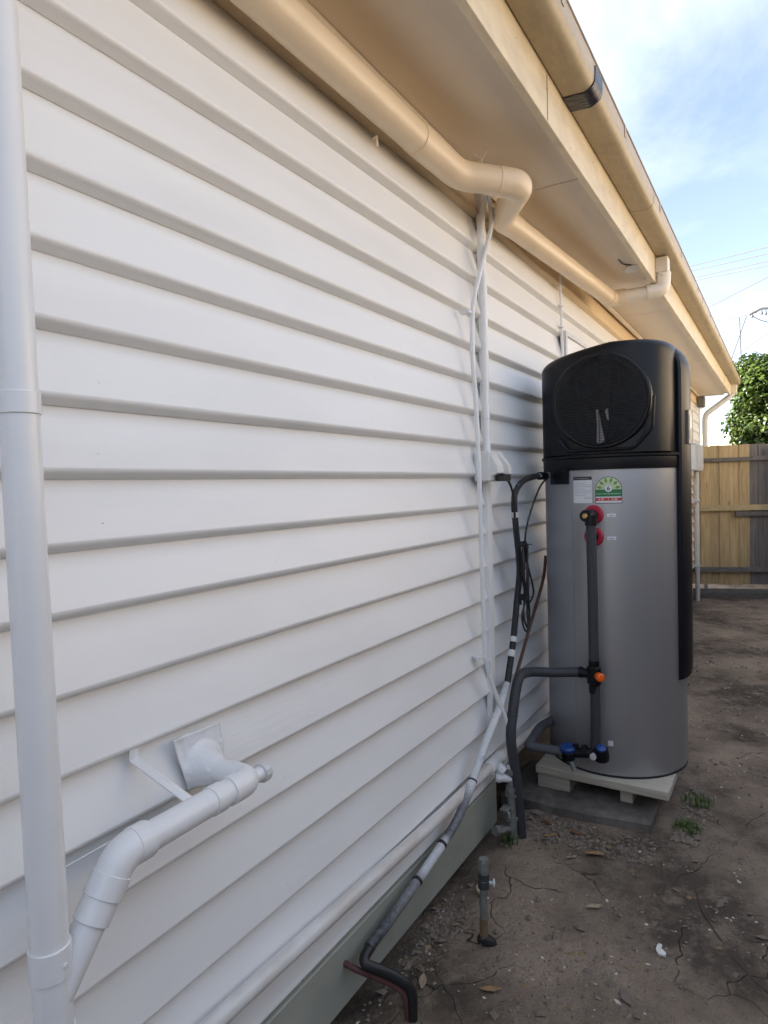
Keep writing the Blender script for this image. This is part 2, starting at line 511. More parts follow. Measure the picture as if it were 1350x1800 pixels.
def fillet(pts, r, n=7):
    pts = [Vector(p) for p in pts]
    out = [pts[0]]
    for i in range(1, len(pts) - 1):
        a, b, c = pts[i - 1], pts[i], pts[i + 1]
        u, w = (a - b), (c - b)
        rr = r[i - 1] if isinstance(r, (list, tuple)) else r
        d = min(rr, u.length * 0.49, w.length * 0.49)
        p, q = b + u.normalized() * d, b + w.normalized() * d
        for k in range(n + 1):
            t = k / n
            out.append(p * (1 - t) ** 2 + b * 2 * t * (1 - t) + q * t ** 2)
    out.append(pts[-1])
    return out
def smooth(pts, n=8):
    pts = [Vector(p) for p in pts]
    P = [pts[0] * 2 - pts[1]] + pts + [pts[-1] * 2 - pts[-2]]
    out = []
    for i in range(1, len(P) - 2):
        a, b, c, d = P[i - 1:i + 3]
        for k in range(n):
            t = k / n
            out.append(0.5 * ((2 * b) + (c - a) * t + (2 * a - 5 * b + 4 * c - d) * t * t + (3 * b - a - 3 * c + d) * t ** 3))
    out.append(pts[-1])
    return out
def tube(mb, pts, r, seg=14, caps=True):
    pts = [Vector(p) for p in pts]
    n = len(pts)
    rs = r if isinstance(r, (list, tuple)) else [r] * n
    tang = []
    for i in range(n):
        t = pts[min(i + 1, n - 1)] - pts[max(i - 1, 0)]
        tang.append(t.normalized())
    ref = Vector((0, 0, 1)) if abs(tang[0].z) < 0.9 else Vector((1, 0, 0))
    u = tang[0].cross(ref).normalized()
    verts, faces = [], []
    for i in range(n):
        t = tang[i]
        u = (u - t * u.dot(t)).normalized()
        w = t.cross(u)
        for k in range(seg):
            a = 2 * math.pi * k / seg
            verts.append(pts[i] + (u * math.cos(a) + w * math.sin(a)) * rs[i])
    for i in range(n - 1):
        for k in range(seg):
            k2 = (k + 1) % seg
            faces.append((i * seg + k, i * seg + k2, (i + 1) * seg + k2, (i + 1) * seg + k))
    mb.add(verts, faces, True)
    if caps:
        mb.add(verts[:seg], [tuple(reversed(range(seg)))])
        mb.add(verts[-seg:], [tuple(range(seg))])
    return mb
def ring(mb, a, b, r, seg=18, ch=0.0007):
    """a coupling: short fat tube from a to b with softened rims"""
    a, b = Vector(a), Vector(b)
    d = (b - a).normalized()
    return tube(mb, [a, a + d * ch, b - d * ch, b], [r - ch, r, r, r - ch], seg)
def lathe(mb, org, axis, prof, seg=24, smooth_=True):
    """prof: list of (radius, distance along axis)"""
    axis = Vector(axis).normalized(); org = Vector(org)
    ref = Vector((0, 0, 1)) if abs(axis.z) < 0.9 else Vector((1, 0, 0))
    u = axis.cross(ref).normalized(); w = axis.cross(u)
    verts, faces = [], []
    for r, h in prof:
        for k in range(seg):
            a = 2 * math.pi * k / seg
            verts.append(org + axis * h + (u * math.cos(a) + w * math.sin(a)) * max(r, 1e-5))
    for i in range(len(prof) - 1):
        for k in range(seg):
            k2 = (k + 1) % seg
            faces.append((i * seg + k, i * seg + k2, (i + 1) * seg + k2, (i + 1) * seg + k))
    mb.add(verts, faces, smooth_)
    return mb
def sweep_x(mb, prof, xs, fn=None, closed=True, sm=None):
    """extrude a (y,z) profile along X; fn(x,y,z)->(y,z) bends it; sm = indices of smooth edges"""
    n = len(prof)
    verts, faces, flags = [], [], []
    for x in xs:
        for (y, z) in prof:
            if fn: y, z = fn(x, y, z)
            verts.append(Vector((x, y, z)))
    base = len(mb.v)
    cnt = n if closed else n - 1
    for i in range(len(xs) - 1):
        for k in range(cnt):
            k2 = (k + 1) % n
            faces.append((i * n + k, i * n + k2, (i + 1) * n + k2, (i + 1) * n + k))
            flags.append(bool(sm) and k in sm)
    mb.v += verts
    mb.f += [tuple(i + base for i in f) for f in faces]
    mb.s += flags
    if closed:
        mb.f += [tuple(base + k for k in reversed(range(n))), tuple(base + (len(xs) - 1) * n + k for k in range(n))]
        mb.s += [False, False]
    return mb
def frange(a, b, n):
    return [a + (b - a) * i / n for i in range(n + 1)]

# ------------------------------------------------------------------ ground
def ground_z(x, y):
    z = -0.02 + 0.030 * max(0.0, min(1.0, (x - 1.5) / 1.0))
    if x > 3.2: z -= 0.032 * min(x - 3.2, 7)
    if x > 14: z += 0.03 * min(x - 14, 8)
    near = max(0.0, 1 - abs(y + 0.5) / 6)
    n = mnoise.noise(Vector((x * 1.1, y * 1.1, 3.3))) * 0.018 + mnoise.noise(Vector((x * 4.3, y * 4.3, 1.3))) * 0.009
    n += mnoise.noise(Vector((x * 14, y * 14, 7.7))) * 0.0065 + mnoise.noise(Vector((x * 41, y * 41, 2.1))) * 0.0032
    z += n * near
    if y > -0.10: z -= min(0.05, (y + 0.10) * 0.35)      # scooped away under the boards
    return z
def build_ground():
    mb = MB()
    def grid(xs, ys):
        nx, ny = len(xs), len(ys)
        verts = [(x, y, ground_z(x, y)) for x in xs for y in ys]
        faces = [(i * ny + j, (i + 1) * ny + j, (i + 1) * ny + j + 1, i * ny + j + 1) for i in range(nx - 1) for j in range(ny - 1)]
        mb.add(verts, faces, True)
    xs = [-400, -120, -40, -15, -6, -2, 0] + frange(0.6, 5.0, 220) + frange(5.05, 10.5, 110) + [12, 15, 20, 30, 60, 150, 500]
    ys = [-400, -120, -40, -15, -7, -4.5, -3.4] + frange(-2.4, -1.25, 24) + frange(-1.23, 0.25, 74) + [0.5, 1.0, 2, 4, 8, 20, 60, 200, 500]
    grid(xs, ys)
    mb.build('ground', M_SOIL, None, {'kind': 'structure'})
build_ground()

# ------------------------------------------------------------------ house
HX0, HX1 = -7.0, 10.45
house = thing('weatherboard_house', 'white painted weatherboard house wall with cream eaves running along the yard', 'house', (2.0, 4.0, 0.0))
LINES = [2.446, 2.316, 2.187, 2.053, 1.923, 1.799, 1.673, 1.551, 1.428, 1.306, 1.194, 1.061, 0.930, 0.801, 0.679, 0.552, 0.416, 0.297, 0.190]
def eave_y(x):
    return -0.0045 * (x - 1.4)
def build_house():
    xs = frange(HX0, -0.5, 6)[:-1] + frange(-0.5, HX1 - 0.02, 70)
    tops = [2.595] + LINES[:-1]
    for i, (z0, z1) in enumerate(zip(LINES, tops)):
        prof = [(0.038, z1 + 0.012), (0.0290, z1 + 0.012), (0.0272, z1 - 0.001), (0.0, z0 + 0.0192)]
        for k in range(1, 8):                       # rolled nose, then a splay back under to the open lap
            a = k / 7 * R(63)
            prof.append((0.0115 * (1 - math.cos(a)), z0 + 0.0192 - 0.0115 * math.sin(a)))
        prof += [(0.0232, z0 + 0.0006), (0.0244, z0), (0.038, z0 + 0.0015)]
        mb = MB()
        def wob(x, y, z, i=i):
            return (y + 0.0011 * mnoise.noise(Vector((x * 0.7, i * 3.1, 0))) if y < 0.036 else y,
                    z + 0.0016 * mnoise.noise(Vector((x * 0.5, i * 5.7, 9))))
        sweep_x(mb, prof, xs, wob, True, set(range(3, 10)))
        mb.build('weatherboard', M_WALL if i else M_TOPBOARD, house, {'label': 'cream topmost weatherboard under the soffit'} if i == 0 else None)
    # painted nail heads, two to a stud on every board
    mb = MB()
    x = -0.2
    while x < 9.6:
        for z0 in LINES:
            if random.random() < 0.45: continue
            c = Vector((x + random.uniform(-0.012, 0.012), 0.0062, z0 + 0.044 + random.uniform(-0.004, 0.004)))
            d = random.choice((0.0011, -0.0002, 0.0007))
            ringv = [c + Vector((0.0027 * math.cos(k * math.pi / 4), 0.0004 * math.sin(k * math.pi / 4) - d * 0.1, 0.0027 * math.sin(k * math.pi / 4))) for k in range(8)]
            mb.add(ringv + [c + Vector((0, -0.0006 - d, 0))], [(k, (k + 1) % 8, 8) for k in range(8)], True)
        x += 0.45
    mb.build('nail_heads', M_WALL, house, {'kind': 'stuff'})
    # wall core behind the boards, other sides of the house
    mb = MB(); box(mb, (HX0, 0.0385, 0.17), (HX1 - 0.03, 7.6, 2.58)); mb.build('wall', M_WALL, house)
    mb = MB(); box(mb, (HX1 - 0.02, -0.006, 0.18), (HX1 + 0.03, 0.05, 2.59), 0.003); mb.build('corner_board', M_WALL, house)
    mb = MB(); box(mb, (HX0, 0.45, -0.5), (HX1 - 0.1, 7.5, 0.165)); mb.build('underfloor_light_stop', M_DARK, house)  # dark box added under the floor so no light leaks through
    # plinth board hung below the boards on the near part of the wall
    mb = MB(); box(mb, (HX0, 0.004, 0.012), (2.462, 0.030, 0.186), 0.0025)
    mb.build('plinth_board', M_PLINTH, house)
    # soffit sheets
    js = [-6.85, -4.48, -2.10, 0.27, 2.65, 5.03, 7.41, 9.79, 10.47]
    for a, b in zip(js, js[1:]):
        mb = MB()
        n = 6
        vs, fs = [], []
        for i in range(n + 1):
            x = a + 0.003 + (b - a - 0.006) * i / n
            for (y, z) in ((0.03, 2.600), (-0.328 + eave_y(x), 2.600), (-0.328 + eave_y(x), 2.606), (0.03, 2.606)):
                vs.append((x, y, z))
        for i in range(n):
            for k in range(4):
                fs.append((i * 4 + k, i * 4 + (k + 1) % 4, i * 4 + 4 + (k + 1) % 4, i * 4 + 4 + k))
        fs += [(0, 1, 2, 3), (n * 4 + 3, n * 4 + 2, n * 4 + 1, n * 4)]
        mb.add(vs, fs); mb.build('soffit_panel', M_SOFFIT, house)
    for x in js[1:-1]:
        mb = MB(); box(mb, (x - 0.006, -0.326 + eave_y(x), 2.6075), (x + 0.006, 0.03, 2.612)); mb.build('soffit_joint', M_GAP, house)
    # quad moulding in the corner of wall and soffit
    prof = [(0.004, 2.598), (0.004, 2.572)] + [(0.004 - 0.018 * math.sin(t * math.pi / 12) , 2.572 + 0.022 * (1 - math.cos(t * math.pi / 12))) for t in range(1, 7)] + [(-0.014, 2.598)]
    mb = MB(); sweep_x(mb, prof, [HX0, HX1]); mb.build('quad_moulding', M_SOFFIT, house)
    # fascia
    xs = frange(HX0 - 0.1, HX1 + 0.12, 36)
    f = lambda x, y, z: (y + eave_y(x) + 0.001 * mnoise.noise(Vector((x, y * 9, 0))), z + 0.003 * mnoise.noise(Vector((x * 0.6, 4, 0))))
    prof = [(-0.331, 2.572), (-0.333, 2.569), (-0.357, 2.569), (-0.359, 2.572), (-0.359, 2.79), (-0.331, 2.79)]
    mb = MB(); sweep_x(mb, prof, xs, f); mb.build('fascia_board', M_FASCIA, house)
    # gutter: flat sole, rolled front, beaded lip
    x0, x1 = HX0 - 0.1, HX1 + 0.20
    xs = frange(x0, x1, 40)
    out = [(-0.364, 2.722), (-0.430, 2.718)]
    for k in range(1, 8):
        a = k / 7 * math.pi / 2
        out.append((-0.430 - 0.042 * math.sin(a), 2.718 + 0.040 * (1 - math.cos(a))))
    out += [(-0.4725, 2.792)]
    for k in range(1, 9):
        a = k / 8 * math.pi * 1.25
        out.append((-0.4655 - 0.0085 * math.cos(a), 2.795 + 0.0085 * math.sin(a)))
    inn = [(-0.466, 2.784), (-0.466, 2.760), (-0.430, 2.726), (-0.368, 2.729), (-0.368, 2.80), (-0.364, 2.80)]
    g = lambda x, y, z: (y + eave_y(x) + 0.0015 * mnoise.noise(Vector((x * 0.8, 1, 5))), z + 0.003 * mnoise.noise(Vector((x * 0.45, 2, 8))))
    mb = MB(); sweep_x(mb, out + inn, xs, g, True, set(range(1, 18)))
    gut = mb.build('gutter', M_GUT, house)
    bead = []
    for x in xs:
        yy, zz = g(x, -0.4655, 2.7985); bead.append((x, yy - 0.0025, zz + 0.0045))
    mb = MB(); tube(mb, bead, 0.0085, 10); mb.build('lip_bead', mat('grimy_gutter_lip', (0.20, 0.145, 0.085), 0.6, var=0.4, vscale=9), gut)
    # lap joints of the gutter lengths
    def wrap(xa, xb, off, m, name, rag=0.0):
        mb = MB()
        pr = [(-0.362, 2.722 - off), (-0.430, 2.718 - off)]
        for k in range(1, 8):
            a = k / 7 * math.pi / 2
            pr.append((-0.430 - (0.042 + off) * math.sin(a), 2.718 - off + (0.040 + off) * (1 - math.cos(a))))
        pr += [(-0.4725 - off, 2.786), (-0.471, 2.7865)] + [(y + 0.002, z + 0.002) for (y, z) in []]
        pr2 = pr + [(-0.470, 2.762), (-0.430, 2.7195), (-0.362, 2.7235)]
        xs_ = frange(xa, xb, 4)
        def gg(x, y, z):
            yy, zz = g(x, y, z)
            return yy, zz
        sweep_x(mb, pr2, xs_, gg, True, set(range(1, 9)))
        if rag:
            for v in mb.v:
                v.x += rag * mnoise.noise(Vector((v.y * 30, v.z * 30, 1))) ; v.x += (v.z - 2.75) * -0.15
        return mb.build(name, m, gut)
    wrap(2.285, 2.385, 0.0035, M_TAPE, 'sealing_tape', 0.02)
    for x in (1.62, 3.43, 5.6, 7.7):
        wrap(x, x + 0.035, 0.0016, M_GUT, 'gutter_lap_joint')
    for x in (1.9, 2.75, 3.6, 4.4, 5.3, 6.2, 7.1, 8.0, 8.9):
        mb = MB(); ey = eave_y(x)
        sweep_x(mb, [(-0.4728 + ey, 2.762), (-0.4748 + ey, 2.762), (-0.4765 + ey, 2.803), (-0.466 + ey, 2.8065), (-0.466 + ey, 2.8045), (-0.474 + ey, 2.802)], [x, x + 0.022])
        mb.build('gutter_clip', M_GUT, gut)
    # roof: sheets above the gutter, up to a ridge and down again
    mb = MB()
    ry = 3.8; rz = 2.80 + (ry + 0.42) * 0.32
    mb.add([(HX0 - 0.2, -0.42, 2.805), (HX1 + 0.2, -0.47, 2.805), (HX1 + 0.2, ry, rz), (HX0 - 0.2, ry, rz), (HX1 + 0.2, 8.1, 2.805), (HX0 - 0.2, 8.1, 2.805),
            (HX0 - 0.2, -0.42, 2.79), (HX1 + 0.2, -0.47, 2.79), (HX1 + 0.2, 8.1, 2.79), (HX0 - 0.2, 8.1, 2.79)],
           [(0, 1, 2, 3), (3, 2, 4, 5), (6, 9, 8, 7), (0, 6, 7, 1), (5, 4, 8, 9), (1, 7, 8, 4, 2), (0, 3, 5, 9, 6)])
    mb.build('roof', M_ROOF, house)
    mb = MB(); box(mb, (HX1 + 0.022, -0.31, 2.59), (HX1 + 0.08, 8.0, 2.785), 0.003); mb.build('barge_board', M_FASCIA, house)
    # fascia joint and rusty nail heads
    mb = MB(); yy = -0.3592 + eave_y(2.12); box(mb, (2.119, yy - 0.0012, 2.570), (2.1215, yy, 2.715)); mb.build('fascia_joint', M_GAP, house)
    mb = MB()
    for k in range(34):
        x = -0.3 + k * 0.3 + random.uniform(-0.05, 0.05)
        for z in ((2.60,), (2.68,), (2.60, 2.67))[k % 3]:
            q = z + random.uniform(-0.01, 0.01); r_ = random.uniform(0.0022, 0.004); yy = -0.3598 + eave_y(x)
            mb.add([(x + r_ * math.cos(i * math.pi / 3), yy, q + r_ * math.sin(i * math.pi / 3)) for i in range(6)] + [(x, yy - 0.001, q)], [(i, (i + 1) % 6, 6) for i in range(6)])
    mb.build('nail_heads', mat('rusty_nails', (0.16, 0.10, 0.06), 0.8), house, {'kind': 'stuff'})
build_house()

# ------------------------------------------------------------------ things on the eaves
def eave_pipe():
    t = thing('stormwater_pipe', 'cream round stormwater pipe slung under the eaves, jogging out round the conduits', 'pipe', (2.2, -0.063, 2.45))
    r = 0.0455
    Z = 2.454
    p1a, p1b = Vector((-5.0, -0.063, Z - 0.045)), Vector((1.99, -0.063, Z))
    # length upstream of the jog
    mb = MB(); tube(mb, [p1a, Vector((1.78, -0.063, Z))], r, 24); mb.build('pipe', M_EAVEPIPE, t)
    j1, j2, j3 = Vector((2.065, -0.070, Z)), Vector((2.262, -0.222, Z + 0.002)), Vector((2.50, -0.052, Z + 0.004))
    mb = MB(); tube(mb, fillet([Vector((1.775, -0.063, Z)), j1, j1.lerp(j2, 0.62)], 0.045, 8), r + 0.0025, 24); mb.build('elbow', M_EAVEPIPE, t)
    mb = MB(); tube(mb, fillet([j1.lerp(j2, 0.58), j2, j2.lerp(j3, 0.55)], 0.060, 10), r + 0.0042, 24); mb.build('elbow', M_EAVEPIPE, t)
    mb = MB(); tube(mb, fillet([j2.lerp(j3, 0.5), j3, j3 + Vector((0.13, -0.008, 0.008))], 0.05, 8), r + 0.0025, 24); mb.build('elbow', M_EAVEPIPE, t)
    e2 = Vector((4.06, -0.125, Z + 0.045))
    mb = MB(); tube(mb, [j3 + Vector((0.10, -0.006, 0.006)), e2], r, 24); mb.build('pipe', M_EAVEPIPE, t)
    # end elbow, cross pipe out to the gutter and dropper elbow
    g = Vector((4.22, -0.405, Z + 0.075))
    mb = MB(); tube(mb, fillet([e2 + Vector((-0.02, 0, 0)), e2 + Vector((0.055, -0.004, 0.0)), e2 + Vector((0.085, -0.075, 0.01))], 0.05, 8), r + 0.002, 24)
    mb.build('elbow', M_EAVEPIPE, t)
    c0 = e2 + Vector((0.075, -0.05, 0.008))
    mb = MB(); tube(mb, [c0, g + Vector((-0.02, 0.06, -0.006))], r - 0.006, 24); mb.build('pipe', M_PVC2, t)
    mb = MB(); ring(mb, c0 + Vector((0, 0.0, 0)), c0 + (g - c0).normalized() * 0.04, r - 0.001, 24); mb.build('coupling', M_PVC2, t)
    mb = MB(); tube(mb, fillet([g + Vector((-0.03, 0.085, -0.008)), g, g + Vector((0.006, -0.002, 0.10))], 0.055, 8), r - 0.002, 24); mb.build('elbow', M_PVC2, t)
    mb = MB(); ring(mb, g + Vector((-0.032, 0.09, -0.008)), g + Vector((-0.02, 0.058, -0.005)), r + 0.001, 24); mb.build('coupling', M_PVC2, t)
    mb = MB(); box(mb, g + Vector((-0.045, -0.035, 0.095)), g + Vector((0.045, 0.035, 0.185)), 0.004); mb.build('gutter_outlet', M_PVC2, t)
    mb = MB(); ring(mb, g + Vector((0.005, 0, 0.075)), g + Vector((0.006, 0, 0.10)), r + 0.001, 24); mb.build('coupling', M_PVC2, t)
    # wire hanger tied round the pipe, frayed at the top
    mb = MB()
    for k in range(7):
        a = random.uniform(0, 6.28)
        s = Vector((2.13, -0.125, Z + 0.045))
        tube(mb, smooth([s, s + Vector((math.cos(a) * 0.012, math.sin(a) * 0.012, 0.02)), s + Vector((math.cos(a) * 0.03, math.sin(a) * 0.03, 0.018 + random.uniform(-0.01, 0.02)))], 4), 0.0018, 5)
    mb.build('wire_tie', M_SOFFIT, t)
    mb = MB(); tube(mb, [(1.62, -0.005, 2.40), (1.62, -0.018, 2.405), (1.62, -0.019, 2.372)], 0.004, 6); mb.build('pipe_hook', M_EAVEPIPE, t)
    mb = MB(); ring(mb, (1.768, -0.063, Z), (1.774, -0.063, Z), r + 0.003, 24, 0.001); mb.build('coupling', M_EAVEPIPE, t)
    return t
M_PVC2 = mat('off_white_pvc', (0.80, 0.72, 0.60), 0.36, var=0.06, vscale=5)
eave_pipe()

def soffit_vent():
    t = thing('soffit_vent', 'small round vent hanging half out of its hole in the soffit', 'vent', (3.93, -0.30, 2.60))
    mb = MB(); lathe(mb, (3.93, -0.295, 2.5985), (0, 0, 1), [(0.0, 0), (0.035, 0), (0.035, 0.0012), (0, 0.0012)], 20, False); mb.build('hole', M_GAP, t)
    mb = MB(); lathe(mb, (3.90, -0.300, 2.587), Vector((0.10, 0.2, 1)), [(0.0, 0), (0.047, 0), (0.05, 0.003), (0.047, 0.006), (0.0, 0.006)], 20, False); mb.build('cover', M_ISO, t)
    mb = MB(); tube(mb, smooth([(3.72, -0.255, 2.5985), (3.80, -0.262, 2.595), (3.86, -0.30, 2.5965), (3.93, -0.325, 2.597)], 5), 0.0028, 6); mb.build('wire', M_GAP, t)
soffit_vent()

# ------------------------------------------------------------------ waste stack and branch at the left
def waste_stack():
    t = thing('waste_pipe', 'tall white waste pipe standing against the boards at the left edge', 'pipe', (0.507, -0.107, 0.0))
    c = Vector((0.507, -0.107, 0))
    r = 0.0258
    lean = lambda z: Vector((0.503 + 0.0035 * (2.4 - z), -0.098 - 0.008 * (2.4 - z), z))
    mb = MB(); tube(mb, [lean(z) for z in frange(0.0, 2.62, 8)], r, 28); mb.build('pipe', M_PVC, t)
    for z0, z1, k in ((1.515, 1.545, 0.0018), (0.722, 0.766, 0.0022), (0.30, 0.640, 0.0022)):
        mb = MB(); ring(mb, lean(z0), lean(z1), r + k + 0.0006, 28, 0.0006); mb.build('coupling', M_PVC, t)
    mb = MB(); lathe(mb, lean(0.742) + Vector((0.005, -0.0275, 0)), (0.2, -1, 0), [(0.0035, 0), (0.0035, 0.002), (0.0, 0.003)], 10); mb.build('screw', M_PVC, t)
waste_stack()

def branch_pipe():
    t = thing('branch_drain_pipe', 'white branch drain leaving a flashed hole in the boards and joining the tall waste pipe', 'pipe', (0.75, -0.118, 0.84))
    Y = -0.122; Z = -0.556
    r = 0.0242
    ax = 0.906
    # wall outlet, elbow, horizontal run, bend, sloping drop
    mb = MB(); tube(mb, [A(ax - 0.004, 0.02, Z + 0.006), A(ax, -0.085, Z)], r, 24); mb.build('pipe', M_PVC, t)
    mb = MB(); tube(mb, fillet([A(ax, -0.075, Z), A(ax, Y, Z), A(ax - 0.055, Y, Z)], 0.034, 9), r + 0.0028, 24); mb.build('elbow', M_PVC, t)
    mb = MB(); ring(mb, A(ax, -0.068, Z), A(ax, -0.076, Z), r + 0.0030, 24); mb.build('coupling', M_PVC, t)
    mb = MB(); tube(mb, [A(ax - 0.05, Y, Z), A(0.64, Y, Z - 0.001)], r, 24); mb.build('pipe', M_PVC, t)
    # screw cap on the elbow
    d = Vector((1, 0, 0))
    mb = MB(); tube(mb, [A(ax + 0.010, Y, Z), A(ax + 0.036, Y, Z)], 0.0145, 16); mb.build('cap_neck', M_PVC, t)
    mb = MB(); lathe(mb, A(ax + 0.032, Y, Z), d, [(0.0, 0), (0.0185, 0), (0.0195, 0.002), (0.0195, 0.014), (0.018, 0.0175), (0.0, 0.018)], 12, False); mb.build('screw_cap', M_ISO2, t)
    bend = A(0.622, Y, Z)
    bot = A(0.515, -0.113, -0.715)
    dd = (bot - bend).normalized()
    mb = MB(); tube(mb, fillet([A(0.672, Y, Z), bend, bend + dd * 0.052], 0.030, 9), r + 0.0042, 24); mb.build('elbow', M_PVC, t)
    mb = MB(); ring(mb, A(0.668, Y, Z), A(0.642, Y, Z), r + 0.0055, 24); mb.build('coupling', M_PVC, t)
    mb = MB(); ring(mb, bend + dd * 0.028, bend + dd * 0.062, r + 0.0056, 24); mb.build('coupling', M_PVC, t)
    mb = MB(); ring(mb, bend + dd * 0.060, bend + dd * 0.096, r + 0.0035, 24); mb.build('coupling', M_PVC, t)
    L = (bot - bend).length
    mb = MB(); tube(mb, [bend + dd * 0.09, bend + dd * (L + 0.02)], [r, r * 0.92], 24); mb.build('pipe', M_PVC, t)
    mb = MB(); ring(mb, A(0.832, Y, Z), A(0.806, Y, Z), r + 0.0022, 24); mb.build('coupling', M_PVC, t)
    # strap bracket
    mb = MB()
    s = A(0.750, 0.0105, -0.484); e = A(0.775, Y + 0.020, Z + 0.012)
    u = Vector((0.010, 0, 0))
    nrm = Vector((0, 0.1, 1)) * 0.003
    pts = [s + Vector((0, 0, 0.028)), s, e, e + Vector((0.028, -0.012, 0.004))]
    vs = []
    for p in pts: vs += [p - u, p, p + u]
    off = [Vector((0, -0.0015, 0.0015)) if 1 else None] * 4
    vs2 = []
    for p in pts: vs2 += [p - u + Vector((0, -0.002, 0.002)), p + Vector((0, -0.0045, 0.0045)), p + u + Vector((0, -0.002, 0.002))]
    fs = []
    n = 12
    allv = vs + vs2
    for i in range(3):
        for k in range(2):
            fs.append((i * 3 + k, i * 3 + k + 1, i * 3 + k + 4, i * 3 + k + 3))
            fs.append((n + i * 3 + k, n + i * 3 + k + 3, n + i * 3 + k + 4, n + i * 3 + k + 1))
        fs.append((i * 3, i * 3 + 3, n + i * 3 + 3, n + i * 3))
        fs.append((i * 3 + 2, n + i * 3 + 2, n + i * 3 + 5, i * 3 + 5))
    fs += [(0, n, n + 1, 1), (1, n + 1, n + 2, 2), (9, 10, n + 10, n + 9), (10, 11, n + 11, n + 10)]
    mb.add(allv, fs); mb.build('strap_bracket', M_PVC, t)
    # soft flashing sheet dressed over the wall outlet
    mb = MB()
    nx, nz = 22, 22
    vs = []
    c = Vector((ax - 0.004, 0, Z + 0.004))
    q = [Vector((0.829, 0, -0.474)), Vector((0.957, 0, -0.480)), Vector((0.955, 0, -0.545)), Vector((0.858, 0, -0.584))]
    for i in range(nx + 1):
        for j in range(nz + 1):
            a, b = i / nx, j / nz
            p = q[0].lerp(q[1], a).lerp(q[3].lerp(q[2], a), b)
            d2 = math.hypot(p.x - c.x, p.z - c.z)
            lift = 0.052 * max(0.0, 1 - max(0, d2 - 0.0225) / 0.030) ** 1.6
            lift = min(lift, 0.046)
            edge = min(a, 1 - a, b, 1 - b)
            wr = 0.0010 * mnoise.noise(Vector((p.x * 60, 0, p.z * 60))) + 0.0028 * (0.5 + mnoise.noise(Vector((p.x * 22, 5, p.z * 22))))
            curl = 0.006 * max(0, 0.12 - edge) / 0.12 * (1 if b > 0.5 or a < .2 else 0.2)
            nose = 0.0115 * max(0.0, min(1.0, (p.z + 0.471 - 0.0) / 0.11)) if False else 0
            vs.append((p.x, 0.0065 - lift - wr - curl - 0.006 * b, p.z + 1.40))
    fs = [(i * (nz + 1) + j, (i + 1) * (nz + 1) + j, (i + 1) * (nz + 1) + j + 1, i * (nz + 1) + j + 1) for i in range(nx) for j in range(nz)]
    mb.add(vs, fs, True)
    o = mb.build('flashing', M_FLASH, t)
    sol = o.modifiers.new('thickness', 'SOLIDIFY'); sol.thickness = 0.0015
    # thin wire run along the board nose under the bracket
    mb = MB(); tube(mb, smooth([A(0.60, -0.008, -0.600), A(0.68, -0.012, -0.596), A(0.742, -0.020, -0.592), A(0.77, -0.030, -0.588)], 5), 0.0017, 6); mb.build('wire', M_PVC, t)
M_ISO2 = mat('grey_white_plastic', (0.62, 0.62, 0.61), 0.35)
M_FLASH = mat('painted_lead_flashing', (0.77, 0.78, 0.79), 0.25, var=0.04, vscale=20, bump=0.0025, bscale=55)
branch_pipe()

